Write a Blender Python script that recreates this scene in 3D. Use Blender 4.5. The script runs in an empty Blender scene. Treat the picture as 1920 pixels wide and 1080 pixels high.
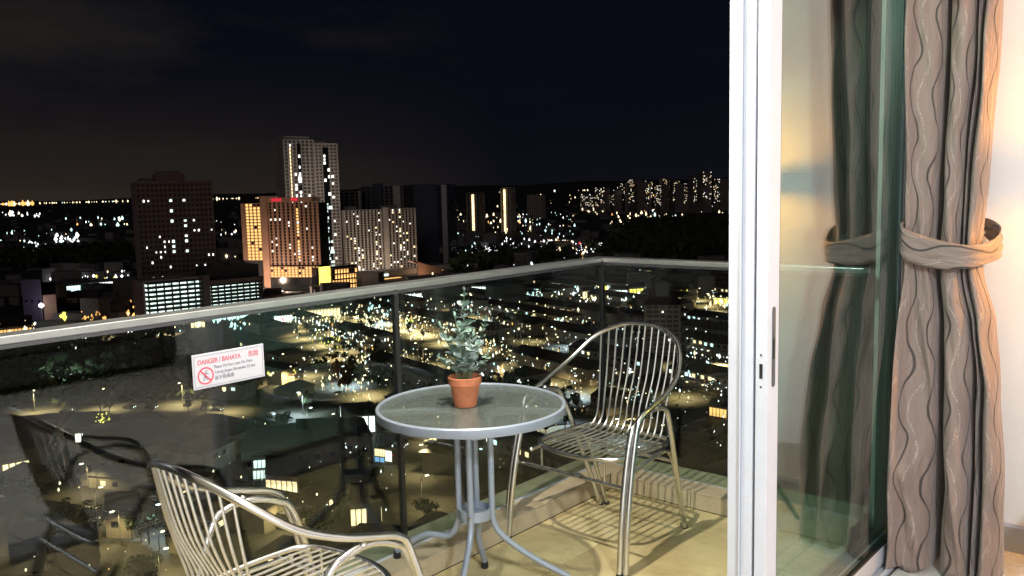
import bpy, bmesh, math, random
from mathutils import Vector, Matrix, Euler
random.seed(7)
PI = math.pi
rad = math.radians
S = bpy.context.scene
COL = S.collection

# ------------------------------------------------------------------ camera
EYE = 1.55            # eye height over the apartment floor (floor = 0)
GZ = -75.0            # street level below the balcony
F_PX, PITCH, YAW, ROLL = 1630.0, rad(6.5), rad(40.6), rad(1.33)
fw = Vector((-math.sin(YAW) * math.cos(PITCH), math.cos(YAW) * math.cos(PITCH), -math.sin(PITCH)))
rt0 = Vector((math.cos(YAW), math.sin(YAW), 0))
up0 = rt0.cross(fw)
cr, sr = math.cos(ROLL), math.sin(ROLL)
rt = rt0 * cr - up0 * sr
up = up0 * cr + rt0 * sr
cam_d = bpy.data.cameras.new('camera')
cam = bpy.data.objects.new('camera', cam_d)
COL.objects.link(cam)
cam.matrix_world = Matrix(((rt.x, up.x, -fw.x, 0), (rt.y, up.y, -fw.y, 0), (rt.z, up.z, -fw.z, EYE), (0, 0, 0, 1)))
cam_d.sensor_width = 36
cam_d.lens = F_PX / 1920 * 36
cam_d.clip_start = 0.02
cam_d.clip_end = 80000
S.camera = cam

def G(px, py, z=GZ):
    """surveyed point of the photograph -> place on the ground plane"""
    d = fw + rt * ((px - 960) / F_PX) + up * ((540 - py) / F_PX)
    t = (z - EYE) / d.z
    return Vector((d.x * t, d.y * t, z))

def pix(p):
    q = Vector(p) - Vector((0, 0, EYE))
    w = q.dot(fw)
    if w <= 0.01:
        return (-1e5, -1e5)
    return (960 + F_PX * q.dot(rt) / w, 540 - F_PX * q.dot(up) / w)

# ------------------------------------------------------------------ world and lights
w = bpy.data.worlds.new('World'); S.world = w; w.use_nodes = True
nt = w.node_tree; nt.nodes.clear()
wo = nt.nodes.new('ShaderNodeOutputWorld'); bg = nt.nodes.new('ShaderNodeBackground')
tc = nt.nodes.new('ShaderNodeTexCoord')
sep = nt.nodes.new('ShaderNodeSeparateXYZ')
nt.links.new(tc.outputs['Generated'], sep.inputs[0])
mp = nt.nodes.new('ShaderNodeMapping'); mp.inputs['Scale'].default_value = (1.2, 1.2, 4.2)
nt.links.new(tc.outputs['Generated'], mp.inputs[0])
nz = nt.nodes.new('ShaderNodeTexNoise'); nz.inputs['Scale'].default_value = 1.9
nz.inputs['Detail'].default_value = 5; nz.inputs['Roughness'].default_value = 0.55
nt.links.new(mp.outputs[0], nz.inputs['Vector'])
cr1 = nt.nodes.new('ShaderNodeValToRGB')
cr1.color_ramp.elements[0].position = 0.46; cr1.color_ramp.elements[0].color = (0, 0, 0, 1)
cr1.color_ramp.elements[1].position = 0.66; cr1.color_ramp.elements[1].color = (1, 1, 1, 1)
nt.links.new(nz.outputs[0], cr1.inputs[0])
# city glow on the clouds: strongest near the horizon, all round
hz = nt.nodes.new('ShaderNodeMapRange'); hz.inputs[1].default_value = 0.0; hz.inputs[2].default_value = 0.19
hz.inputs[3].default_value = 1.0; hz.inputs[4].default_value = 0.0
nt.links.new(sep.outputs[2], hz.inputs[0])
pw = nt.nodes.new('ShaderNodeMath'); pw.operation = 'POWER'; pw.inputs[1].default_value = 2.2
nt.links.new(hz.outputs[0], pw.inputs[0])
base = nt.nodes.new('ShaderNodeMix'); base.data_type = 'RGBA'
base.inputs[6].default_value = (0.0024, 0.0032, 0.0068, 1)
base.inputs[7].default_value = (0.0250, 0.0180, 0.0135, 1)
dl = nt.nodes.new('ShaderNodeVectorMath'); dl.operation = 'DOT_PRODUCT'; dl.inputs[1].default_value = (-0.95, 0.3, 0)
nt.links.new(tc.outputs['Generated'], dl.inputs[0])
dr = nt.nodes.new('ShaderNodeMapRange'); dr.inputs[1].default_value = 0.85; dr.inputs[2].default_value = 0.99; dr.inputs[3].default_value = 0.08; dr.inputs[4].default_value = 1.0
nt.links.new(dl.outputs['Value'], dr.inputs[0])
pm = nt.nodes.new('ShaderNodeMath'); pm.operation = 'MULTIPLY'; nt.links.new(pw.outputs[0], pm.inputs[0]); nt.links.new(dr.outputs[0], pm.inputs[1])
nt.links.new(pm.outputs[0], base.inputs[0])
cl = nt.nodes.new('ShaderNodeMix'); cl.data_type = 'RGBA'
cl.inputs[7].default_value = (0.0150, 0.0125, 0.0110, 1)
cm_f = nt.nodes.new('ShaderNodeMath'); cm_f.operation = 'MULTIPLY'; nt.links.new(cr1.outputs[0], cm_f.inputs[0]); nt.links.new(dr.outputs[0], cm_f.inputs[1])
nt.links.new(cm_f.outputs[0], cl.inputs[0]); nt.links.new(base.outputs[2], cl.inputs[6])
nt.links.new(cl.outputs[2], bg.inputs[0]); bg.inputs[1].default_value = 1.0
nt.links.new(bg.outputs[0], wo.inputs[0])

def lamp(name, kind, loc, energy, color, parent=None, **kw):
    l = bpy.data.lights.new(name, kind); l.energy = energy; l.color = color
    for k, v in kw.items():
        setattr(l, k, v)
    o = bpy.data.objects.new(name, l); COL.objects.link(o); o.location = loc
    if parent: o.parent = parent
    return o

# faint glow of the lit city behind the building (low, broad, warm grey)
sun = lamp('night_glow', 'SUN', (0, 0, 60), 0.13, (1.0, 0.80, 0.74), angle=rad(25))
sun.rotation_euler = Vector((-0.55, 0.75, -0.30)).to_track_quat('-Z', 'Y').to_euler()

S.view_settings.view_transform = 'Standard'
S.view_settings.look = 'None'
S.view_settings.exposure = 0
S.view_settings.gamma = 1
S.view_settings.use_curve_mapping = False
S.render.engine = 'CYCLES'
S.cycles.use_denoising = True
S.cycles.max_bounces = 10
S.cycles.transparent_max_bounces = 24
S.cycles.glossy_bounces = 5
S.cycles.diffuse_bounces = 3
S.cycles.caustics_reflective = False
S.cycles.caustics_refractive = False
S.cycles.sample_clamp_indirect = 4.0
S.cycles.sample_clamp_direct = 0.0

# ------------------------------------------------------------------ helpers: shapes
class M:
    def __init__(s):
        s.v = []; s.f = []; s.uv = None
    def add(s, vs, fs):
        n = len(s.v); s.v += [tuple(p) for p in vs]; s.f += [tuple(n + i for i in f) for f in fs]; return s
    def box(s, x0, y0, z0, x1, y1, z1, mx=None):
        x0, x1 = min(x0, x1), max(x0, x1); y0, y1 = min(y0, y1), max(y0, y1); z0, z1 = min(z0, z1), max(z0, z1)
        vs = [(x0, y0, z0), (x1, y0, z0), (x1, y1, z0), (x0, y1, z0), (x0, y0, z1), (x1, y0, z1), (x1, y1, z1), (x0, y1, z1)]
        if mx: vs = [tuple(mx @ Vector(p)) for p in vs]
        return s.add(vs, [(0, 3, 2, 1), (4, 5, 6, 7), (0, 1, 5, 4), (1, 2, 6, 5), (2, 3, 7, 6), (3, 0, 4, 7)])
    def tube(s, pts, r, n=10, closed=False, cap=True):
        P = [Vector(p) for p in pts]; m = len(P); R = r if isinstance(r, (list, tuple)) else [r] * m
        T = []
        for i in range(m):
            a = P[(i - 1) % m] if (closed or i) else P[i]; b = P[(i + 1) % m] if (closed or i < m - 1) else P[i]
            T.append((b - a).normalized())
        N = T[0].orthogonal().normalized(); vs = []
        for i in range(m):
            N = (N - T[i] * N.dot(T[i])).normalized(); B = T[i].cross(N)
            for k in range(n):
                a = 2 * PI * k / n
                vs.append(P[i] + (N * math.cos(a) + B * math.sin(a)) * R[i])
        fs = []
        for i in range(m if closed else m - 1):
            j = (i + 1) % m; off = 0
            if closed and j == 0:   # align last ring with the first
                off = min(range(n), key=lambda q: (Vector(vs[i * n]) - Vector(vs[q])).length)
            for k in range(n):
                k2 = (k + 1) % n
                fs.append((i * n + k, i * n + k2, j * n + (k2 + off) % n, j * n + (k + off) % n))
        if cap and not closed:
            fs.append(tuple(range(n))[::-1]); fs.append(tuple((m - 1) * n + k for k in range(n)))
        return s.add(vs, fs)
    def lathe(s, prof, n=32, c=(0, 0, 0), cap=True):
        vs = []
        for r, z in prof:
            for k in range(n):
                a = 2 * PI * k / n; vs.append((c[0] + r * math.cos(a), c[1] + r * math.sin(a), c[2] + z))
        fs = []
        for i in range(len(prof) - 1):
            for k in range(n):
                k2 = (k + 1) % n; fs.append((i * n + k, i * n + k2, (i + 1) * n + k2, (i + 1) * n + k))
        if cap and prof[0][0] > 1e-6: fs.append(tuple(range(n))[::-1])
        if cap and prof[-1][0] > 1e-6: fs.append(tuple((len(prof) - 1) * n + k for k in range(n)))
        return s.add(vs, fs)
    def prism(s, poly, z0, z1):
        n = len(poly); vs = [(p[0], p[1], z0) for p in poly] + [(p[0], p[1], z1) for p in poly]
        fs = [tuple(range(n))[::-1], tuple(range(n, 2 * n))] + [(i, (i + 1) % n, n + (i + 1) % n, n + i) for i in range(n)]
        return s.add(vs, fs)
    def sheet(s, pts, wdt, z):
        """a strip of given width following pts (2-D), flat at z"""
        P = [Vector((p[0], p[1])) for p in pts]; vs = []
        for i, p in enumerate(P):
            t = (P[min(i + 1, len(P) - 1)] - P[max(i - 1, 0)]).normalized(); nn = Vector((-t.y, t.x)) * wdt / 2
            vs += [(p.x + nn.x, p.y + nn.y, z), (p.x - nn.x, p.y - nn.y, z)]
        return s.add(vs, [(2 * i, 2 * i + 1, 2 * i + 3, 2 * i + 2) for i in range(len(P) - 1)])
    def mesh(s, name, smooth=False):
        me = bpy.data.meshes.new(name); me.from_pydata(s.v, [], s.f)
        bm = bmesh.new(); bm.from_mesh(me); bmesh.ops.recalc_face_normals(bm, faces=bm.faces); bm.to_mesh(me); bm.free()
        if smooth:
            me.polygons.foreach_set('use_smooth', [True] * len(me.polygons))
            try: me.set_sharp_from_angle(angle=rad(40))
            except Exception: pass
        return me

def link(name, me, mat=None, parent=None, loc=None, rot=None, bevel=0):
    o = bpy.data.objects.new(name, me); COL.objects.link(o)
    if mat and me is not None and not me.materials: me.materials.append(mat)
    if parent: o.parent = parent
    if loc is not None: o.location = loc
    if rot is not None: o.rotation_euler = rot
    if bevel:
        b = o.modifiers.new('bevel', 'BEVEL'); b.width = bevel; b.segments = 2; b.limit_method = 'ANGLE'
    return o
def part(name, m, mat, parent, smooth=False, bevel=0, **kw):
    return link(name, m.mesh(name, smooth), mat, parent, bevel=bevel, **kw)
def tag(o, label=None, cat=None, group=None, kind=None):
    if label: o['label'] = label
    if cat: o['category'] = cat
    if group: o['group'] = group
    if kind: o['kind'] = kind
    return o
def thing(name, label, cat, loc=(0, 0, 0), rz=0, group=None):
    o = bpy.data.objects.new(name, None); COL.objects.link(o); o.location = loc; o.rotation_euler = (0, 0, rz)
    o.empty_display_size = 0.2
    return tag(o, label, cat, group)
def struct(name, m, mat, **kw):
    return tag(part(name, m, mat, None, **kw), kind='structure')
def copy_tree(o, parent=None):
    c = o.copy(); COL.objects.link(c)
    if parent: c.parent = parent
    for ch in list(o.children): copy_tree(ch, c)
    return c
def spl(pts, n=8, closed=False):
    """Catmull-Rom resampling"""
    P = [Vector(p) for p in pts]; out = []; m = len(P)
    for i in range(m if closed else m - 1):
        g = (lambda k: P[k % m]) if closed else (lambda k: P[max(0, min(m - 1, k))])
        p0, p1, p2, p3 = g(i - 1), g(i), g(i + 1), g(i + 2)
        for k in range(n):
            t = k / n
            out.append(0.5 * ((2 * p1) + (p2 - p0) * t + (2 * p0 - 5 * p1 + 4 * p2 - p3) * t * t + (3 * p1 - p0 - 3 * p2 + p3) * t ** 3))
    if not closed: out.append(P[-1])
    return out

# ------------------------------------------------------------------ helpers: materials
def mat(name, col, rough=0.5, metal=0.0, noise=None, bump=0.0, bscale=40, spec=0.5, emit=None, estr=0):
    m = bpy.data.materials.new(name); m.use_nodes = True; t = m.node_tree; b = t.nodes['Principled BSDF']
    b.inputs['Base Color'].default_value = (*col, 1); b.inputs['Roughness'].default_value = rough
    b.inputs['Metallic'].default_value = metal; b.inputs['Specular IOR Level'].default_value = spec
    if noise:   # (scale, amount[, detail])
        c = t.nodes.new('ShaderNodeTexCoord'); n = t.nodes.new('ShaderNodeTexNoise')
        n.inputs['Scale'].default_value = noise[0]; n.inputs['Detail'].default_value = 6
        t.links.new(c.outputs['Object'], n.inputs['Vector'])
        mr = t.nodes.new('ShaderNodeMapRange'); mr.inputs[1].default_value = 0.3; mr.inputs[2].default_value = 0.7
        mr.inputs[3].default_value = 1 - noise[1]; mr.inputs[4].default_value = 1 + noise[1]
        t.links.new(n.outputs[0], mr.inputs[0])
        mx = t.nodes.new('ShaderNodeVectorMath'); mx.operation = 'SCALE'; mx.inputs[0].default_value = col
        t.links.new(mr.outputs[0], mx.inputs['Scale']); t.links.new(mx.outputs[0], b.inputs['Base Color'])
        if len(noise) > 2:
            r2 = t.nodes.new('ShaderNodeMapRange'); r2.inputs[3].default_value = max(0.02, rough - noise[2]); r2.inputs[4].default_value = rough + noise[2]
            t.links.new(n.outputs[0], r2.inputs[0]); t.links.new(r2.outputs[0], b.inputs['Roughness'])
    if bump:
        c = t.nodes.new('ShaderNodeTexCoord'); n = t.nodes.new('ShaderNodeTexNoise'); n.inputs['Scale'].default_value = bscale
        n.inputs['Detail'].default_value = 4
        t.links.new(c.outputs['Object'], n.inputs['Vector'])
        bp = t.nodes.new('ShaderNodeBump'); bp.inputs['Strength'].default_value = bump; bp.inputs['Distance'].default_value = 0.01
        t.links.new(n.outputs[0], bp.inputs['Height']); t.links.new(bp.outputs[0], b.inputs['Normal'])
    if emit:
        b.inputs['Emission Color'].default_value = (*emit, 1); b.inputs['Emission Strength'].default_value = estr
        m.cycles.emission_sampling = 'NONE'
    return m
def glow(name, col, strength, var=0.0):
    """something that gives off light; var = unevenness from piece to piece"""
    m = bpy.data.materials.new(name); m.use_nodes = True; t = m.node_tree; t.nodes.clear()
    o = t.nodes.new('ShaderNodeOutputMaterial'); e = t.nodes.new('ShaderNodeEmission'); e.inputs[0].default_value = (*col, 1); e.inputs[1].default_value = strength
    if var:
        c = t.nodes.new('ShaderNodeTexCoord'); n = t.nodes.new('ShaderNodeTexNoise'); n.inputs['Scale'].default_value = 0.35; n.inputs['Detail'].default_value = 3
        t.links.new(c.outputs['Object'], n.inputs['Vector'])
        mr = t.nodes.new('ShaderNodeMapRange'); mr.inputs[1].default_value = 0.35; mr.inputs[2].default_value = 0.65
        mr.inputs[3].default_value = strength * (1 - var); mr.inputs[4].default_value = strength * (1 + var)
        t.links.new(n.outputs[0], mr.inputs[0]); t.links.new(mr.outputs[0], e.inputs[1])
    t.links.new(e.outputs[0], o.inputs[0]); m.cycles.emission_sampling = 'NONE'
    return m
def glass(name, tint, spec_rough=0.0, ior=1.52, frost=0.0, bump=0.0, bscale=60, body=None, body_f=0.0):
    """two-faced pane: each face Fresnel-mixes a mirror with a tinted clear layer"""
    m = bpy.data.materials.new(name); m.use_nodes = True; t = m.node_tree; t.nodes.clear()
    o = t.nodes.new('ShaderNodeOutputMaterial'); mix = t.nodes.new('ShaderNodeMixShader')
    fr = t.nodes.new('ShaderNodeFresnel'); ge = t.nodes.new('ShaderNodeNewGeometry')
    mr = t.nodes.new('ShaderNodeMix'); mr.data_type = 'FLOAT'; mr.inputs[2].default_value = ior; mr.inputs[3].default_value = 1 / ior
    t.links.new(ge.outputs['Backfacing'], mr.inputs[0]); t.links.new(mr.outputs[0], fr.inputs['IOR'])
    tr = t.nodes.new('ShaderNodeBsdfTransparent'); tr.inputs[0].default_value = (*tint, 1)
    gl = t.nodes.new('ShaderNodeBsdfGlossy'); gl.inputs['Roughness'].default_value = spec_rough
    src = tr
    if frost:
        rf = t.nodes.new('ShaderNodeBsdfTranslucent'); rf.inputs[0].default_value = (*tint, 1)
        m2 = t.nodes.new('ShaderNodeMixShader'); m2.inputs[0].default_value = frost
        t.links.new(tr.outputs[0], m2.inputs[1]); t.links.new(rf.outputs[0], m2.inputs[2]); src = m2
    if body:
        df = t.nodes.new('ShaderNodeBsdfDiffuse'); df.inputs[0].default_value = (*body, 1)
        m3 = t.nodes.new('ShaderNodeMixShader'); m3.inputs[0].default_value = body_f
        t.links.new(src.outputs[0], m3.inputs[1]); t.links.new(df.outputs[0], m3.inputs[2]); src = m3
    if bump:
        c = t.nodes.new('ShaderNodeTexCoord'); n = t.nodes.new('ShaderNodeTexNoise'); n.inputs['Scale'].default_value = bscale; n.inputs['Detail'].default_value = 2
        t.links.new(c.outputs['Object'], n.inputs['Vector'])
        bp = t.nodes.new('ShaderNodeBump'); bp.inputs['Strength'].default_value = bump; bp.inputs['Distance'].default_value = 0.004
        t.links.new(n.outputs[0], bp.inputs['Height']); t.links.new(bp.outputs[0], gl.inputs['Normal']); t.links.new(bp.outputs[0], fr.inputs['Normal'])
    t.links.new(fr.outputs[0], mix.inputs[0]); t.links.new(src.outputs[0], mix.inputs[1]); t.links.new(gl.outputs[0], mix.inputs[2])
    t.links.new(mix.outputs[0], o.inputs[0])
    return m

def tile_mat(name, c1, c2, rough, vein=3.0):
    m = mat(name, c1, rough); t = m.node_tree; b = t.nodes['Principled BSDF']
    c = t.nodes.new('ShaderNodeTexCoord'); n = t.nodes.new('ShaderNodeTexNoise'); n.inputs['Scale'].default_value = vein
    n.inputs['Detail'].default_value = 7; n.inputs['Distortion'].default_value = 0.9
    oi = t.nodes.new('ShaderNodeObjectInfo'); ad = t.nodes.new('ShaderNodeVectorMath'); ad.operation = 'ADD'
    t.links.new(c.outputs['Object'], ad.inputs[0])
    sc = t.nodes.new('ShaderNodeMath'); sc.operation = 'MULTIPLY'; sc.inputs[1].default_value = 37
    t.links.new(oi.outputs['Random'], sc.inputs[0]); t.links.new(sc.outputs[0], ad.inputs[1])
    t.links.new(ad.outputs[0], n.inputs['Vector'])
    r = t.nodes.new('ShaderNodeValToRGB'); r.color_ramp.elements[0].position = 0.35; r.color_ramp.elements[1].position = 0.68
    r.color_ramp.elements[0].color = (*c2, 1); r.color_ramp.elements[1].color = (*c1, 1)
    t.links.new(n.outputs[0], r.inputs[0]); t.links.new(r.outputs[0], b.inputs['Base Color'])
    n2 = t.nodes.new('ShaderNodeTexNoise'); n2.inputs['Scale'].default_value = 9; t.links.new(c.outputs['Object'], n2.inputs['Vector'])
    n3 = t.nodes.new('ShaderNodeTexNoise'); n3.inputs['Scale'].default_value = 14; n3.inputs['Detail'].default_value = 8; n3.inputs['Roughness'].default_value = 0.7
    t.links.new(ad.outputs[0], n3.inputs['Vector'])
    r3 = t.nodes.new('ShaderNodeMapRange'); r3.inputs[1].default_value = 0.38; r3.inputs[2].default_value = 0.50; r3.inputs[3].default_value = 0.86; r3.inputs[4].default_value = 1.0
    t.links.new(n3.outputs[0], r3.inputs[0])
    vm = t.nodes.new('ShaderNodeVectorMath'); vm.operation = 'SCALE'; t.links.new(r.outputs[0], vm.inputs[0]); t.links.new(r3.outputs[0], vm.inputs['Scale']); t.links.new(vm.outputs[0], b.inputs['Base Color'])
    mr = t.nodes.new('ShaderNodeMapRange'); mr.inputs[3].default_value = rough - 0.08; mr.inputs[4].default_value = rough + 0.14
    t.links.new(n2.outputs[0], mr.inputs[0]); t.links.new(mr.outputs[0], b.inputs['Roughness'])
    return m

MAT = {}
MAT['paint'] = mat('white_wall_paint', (0.76, 0.74, 0.72), 0.7, noise=(3, 0.03), bump=0.12, bscale=180)
MAT['ceil'] = mat('ceiling_paint', (0.80, 0.80, 0.79), 0.8)
MAT['ext'] = mat('exterior_render', (0.50, 0.49, 0.46), 0.85, noise=(2, 0.12), bump=0.3, bscale=120)
MAT['ledge'] = mat('beige_ledge_render', (0.42, 0.36, 0.24), 0.8, noise=(5, 0.15), bump=0.2, bscale=90)
MAT['alu'] = mat('white_powder_coated_aluminium', (0.52, 0.545, 0.60), 0.33, noise=(14, 0.03, 0.05))
MAT['rail'] = mat('handrail_aluminium', (0.46, 0.47, 0.465), 0.34, 0.8, noise=(9, 0.06, 0.08))
MAT['gasket'] = mat('black_rubber', (0.012, 0.012, 0.013), 0.45)
MAT['darkmetal'] = mat('dark_slot_metal', (0.10, 0.10, 0.11), 0.35, 0.7)
MAT['chrome'] = mat('polished_aluminium_tube', (0.66, 0.655, 0.64), 0.21, 1.0, noise=(22, 0.05, 0.07))
MAT['satin'] = mat('satin_aluminium_slat', (0.68, 0.67, 0.65), 0.30, 1.0, noise=(30, 0.06, 0.06))
MAT['tblpaint'] = mat('pale_blue_grey_powder_coat', (0.285, 0.33, 0.405), 0.35, 0.2, noise=(20, 0.04, 0.06))
MAT['tblglass'] = glass('rain_textured_table_glass', (0.84, 0.88, 0.86), 0.12, 1.5, frost=0.0, bump=0.7, bscale=70, body=(0.24, 0.27, 0.25), body_f=0.30)
MAT['terra'] = mat('terracotta', (0.46, 0.155, 0.07), 0.8, noise=(24, 0.22), bump=0.15, bscale=150)
MAT['soil'] = mat('dark_soil', (0.02, 0.015, 0.01), 0.95, bump=0.6, bscale=200)
MAT['leaf'] = mat('grey_green_leaf', (0.17, 0.27, 0.215), 0.5, noise=(25, 0.35))
MAT['leaf2'] = mat('pale_dusty_leaf', (0.40, 0.49, 0.46), 0.55, noise=(25, 0.25))
MAT['stem'] = mat('green_stem', (0.10, 0.16, 0.08), 0.6)
MAT['railglass'] = glass('balustrade_glass', (0.90, 0.965, 0.94))
MAT['doorglass'] = glass('tinted_door_glass', (0.80, 0.925, 0.905), ior=2.05)
MAT['btile'] = tile_mat('beige_balcony_tile', (0.66, 0.55, 0.30), (0.46, 0.365, 0.19), 0.42, 2.6)
MAT['ktile'] = tile_mat('beige_kerb_tile', (0.55, 0.455, 0.31), (0.44, 0.36, 0.24), 0.45, 3.5)
MAT['rtile'] = tile_mat('pale_room_tile', (0.66, 0.64, 0.60), (0.58, 0.56, 0.53), 0.22, 1.6)
MAT['skirt'] = mat('grey_skirting_tile', (0.40, 0.385, 0.36), 0.3, noise=(6, 0.08))
MAT['grout'] = mat('brown_grout', (0.09, 0.07, 0.045), 0.9)
MAT['white'] = mat('glossy_white_plastic', (0.47, 0.47, 0.52), 0.35)
MAT['red'] = mat('red_print', (0.72, 0.03, 0.07), 0.5)
MAT['pinkred'] = mat('faded_red_print', (0.50, 0.10, 0.13), 0.5)
MAT['ink'] = mat('grey_print', (0.20, 0.17, 0.22), 0.5)
MAT['blackwood'] = mat('black_stained_wood', (0.02, 0.022, 0.022), 0.4)
MAT['seatfab'] = mat('charcoal_fabric', (0.06, 0.06, 0.065), 0.9)

# ================================================================== APARTMENT AND BALCONY
XG, YG = -2.60, 3.76          # planes of the balcony glass (long side, end side)
XK, YK = -2.46, 3.62          # inner faces of the tiled kerb
KZ = 0.082                    # kerb height
XD = -1.06                    # inner face of the sliding door
YW = 3.98                     # far side wall of the room

def tiles(root, name, x0, x1, y0, y1, px, py, ox, oy, z0, z1, m, gap=0.0022):
    xs = [x0] + [ox + px * k for k in range(-60, 60) if x0 + 0.02 < ox + px * k < x1 - 0.02] + [x1]
    ys = [y0] + [oy + py * k for k in range(-60, 60) if y0 + 0.02 < oy + py * k < y1 - 0.02] + [y1]
    for i in range(len(xs) - 1):
        for j in range(len(ys) - 1):
            a, b, c, d = xs[i] + gap, xs[i + 1] - gap, ys[j] + gap, ys[j + 1] - gap
            mm = M().box(-(b - a) / 2, -(d - c) / 2, 0, (b - a) / 2, (d - c) / 2, z1 - z0)
            part(name, mm, m, root, bevel=0.0012, loc=((a + b) / 2, (c + d) / 2, z0))

bf = struct('balcony_floor', M().box(-2.74, -1.5, -0.22, -1.19, 3.96, -0.006), MAT['grout'])
tiles(bf, 'floor_tile', XK + 0.002, -1.24, -1.4, YK - 0.002, 0.66, 0.66, -2.105, 2.735, -0.006, 0.0, MAT['btile'])
kb = struct('balcony_kerb', M().box(XG + 0.012, -1.5, -0.004, XK - 0.008, YG - 0.012, KZ - 0.008).box(XK - 0.008, YK + 0.008, -0.004, -1.24, YG - 0.012, KZ - 0.008), MAT['grout'])
for k in range(-4, 6):
    a, b = max(-1.5, 0.42 + 0.665 * k), min(YK - 0.002, 0.42 + 0.665 * (k + 1))
    if b - a > 0.03:
        part('kerb_face_tile', M().box(-0.004, 0, 0, 0.004, b - a - 0.003, KZ - 0.01), MAT['ktile'], kb, bevel=0.001, loc=(XK - 0.004, a, 0.001))
        b2 = b if b < YK - 0.01 else YG - 0.012
        part('kerb_top_tile', M().box(-0.064, 0, 0, 0.064, b2 - a - 0.003, 0.008), MAT['ktile'], kb, bevel=0.001, loc=(XK - 0.063, a, KZ - 0.008))
for k in range(3):
    a = XK + 0.001 + 0.46 * k; b = min(-1.24, a + 0.46)
    part('kerb_face_tile', M().box(0, -0.004, 0, b - a - 0.003, 0.004, KZ - 0.01), MAT['ktile'], kb, bevel=0.001, loc=(a, YK + 0.004, 0.001))
    part('kerb_top_tile', M().box(0, -0.064, 0, b - a - 0.003, 0.064, 0.008), MAT['ktile'], kb, bevel=0.001, loc=(a + 0.002, YK + 0.063, KZ - 0.008))
struct('balcony_ledge', M().box(-2.735, -1.5, -0.05, XG - 0.012, 3.93, KZ - 0.004).box(XG - 0.012, YG + 0.012, -0.05, -1.25, 3.93, KZ - 0.004), MAT['ledge'])

bal = thing('glass_balustrade', 'glass balcony railing with a pale metal handrail round two sides of the balcony', 'railing', (XG, 0, KZ))
def lp(x0, y0, z0, x1, y1, z1, org=(XG, 0, KZ)):
    return M().box(x0 - org[0], y0 - org[1], z0 - org[2], x1 - org[0], y1 - org[1], z1 - org[2])
for a, b in ((-1.5, -0.761), (-0.739, 0.699), (0.721, 2.302), (2.324, YG - 0.014)):
    part('glass_panel', lp(XG - 0.006, a, KZ - 0.01, XG + 0.006, b, 1.160), MAT['railglass'], bal)
part('glass_panel', lp(XG + 0.014, YG - 0.006, KZ - 0.01, -1.252, YG + 0.006, 1.160), MAT['railglass'], bal)
for y in (-0.75, 0.71, 2.313):
    part('panel_joint', lp(XG - 0.010, y - 0.0105, KZ - 0.01, XG + 0.010, y + 0.0105, 1.160), MAT['gasket'], bal)
part('corner_joint', lp(XG - 0.009, YG - 0.0135, KZ - 0.01, XG + 0.0135, YG + 0.009, 1.160), MAT['gasket'], bal)
hr = lp(XG - 0.075, -1.5, 1.160, XG - 0.014, YG + 0.066, 1.184)
part('handrail', lp(XG - 0.072, -1.5, 1.157, XG + 0.006, YG + 0.070, 1.181), MAT['rail'], bal, bevel=0.003)
part('handrail', lp(XG + 0.007, YG - 0.006, 1.157, -1.25, YG + 0.070, 1.181), MAT['rail'], bal, bevel=0.003)
part('rail_channel', lp(XG - 0.012, -1.5, 1.146, XG + 0.012, YG - 0.014, 1.1568), MAT['darkmetal'], bal)
part('rail_channel', lp(XG + 0.014, YG - 0.012, 1.146, -1.25, YG + 0.012, 1.1568), MAT['darkmetal'], bal)
part('glass_sealant', lp(XG + 0.0065, -1.5, KZ + 0.0005, XG + 0.017, YG - 0.016, KZ + 0.006), MAT['alu'], bal)
part('glass_sealant', lp(XG + 0.018, YG - 0.016, KZ + 0.0005, -1.25, YG - 0.0065, KZ + 0.006), MAT['skirt'], bal)

# warning plate on the glass
sg = thing('warning_sign', 'white warning plate with red DANGER heading fixed to the balcony glass', 'sign', (XG + 0.0065, 1.558, 0.981))
part('plate', M().box(0, -0.134, -0.058, 0.004, 0.134, 0.058), MAT['white'], sg, bevel=0.0015)
fr = M()
for a, b, c, d in ((-0.128, 0.128, 0.0505, 0.0517), (-0.128, 0.128, -0.0517, -0.0505), (-0.128, -0.1268, -0.0505, 0.0505), (0.1268, 0.128, -0.0505, 0.0505)):
    fr.box(0.0041, a, c, 0.0047, b, d)
part('border_line', fr, MAT['ink'], sg)
def text(s, y, z, size, m, parent, name='lettering', sx=1.0, bold=0.0):
    c = bpy.data.curves.new(name, 'FONT'); c.body = s; c.size = size; c.extrude = 0.0003; c.offset = bold
    c.materials.append(m)
    tmp = bpy.data.objects.new(name, c); COL.objects.link(tmp)
    bpy.context.view_layer.update()
    me = bpy.data.meshes.new_from_object(tmp); bpy.data.objects.remove(tmp); me.name = name
    o = bpy.data.objects.new(name, me); COL.objects.link(o); o.parent = parent
    o.location = (0.0045, y, z); o.rotation_euler = (PI / 2, 0, PI / 2); o.scale = (sx, 1, 1)
    return o
text('DANGER / BAHAYA', -0.115, 0.023, 0.0225, MAT['pinkred'], sg, sx=0.80, bold=0.0004)
text('\u5371\u9669', 0.072, 0.023, 0.0225, MAT['pinkred'], sg, sx=0.9, bold=0.0002)
text('Please Do Not Lean On Here', -0.058, 0.003, 0.0150, MAT['ink'], sg, sx=0.80)
text('Tolong Jangan Bersandar Di Sini', -0.058, -0.015, 0.0150, MAT['ink'], sg, sx=0.80)
text('\u8bf7\u4e0d\u8981\u501a\u9760', -0.058, -0.035, 0.0155, MAT['ink'], sg, sx=0.95)
ring = M(); cy0, cz0 = -0.089, -0.016
n = 40
vs = []
for r in (0.0245, 0.0285):
    for x in (0.0042, 0.0049):
        vs += [(x, cy0 + r * math.cos(2 * PI * k / n), cz0 + r * math.sin(2 * PI * k / n)) for k in range(n)]
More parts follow.
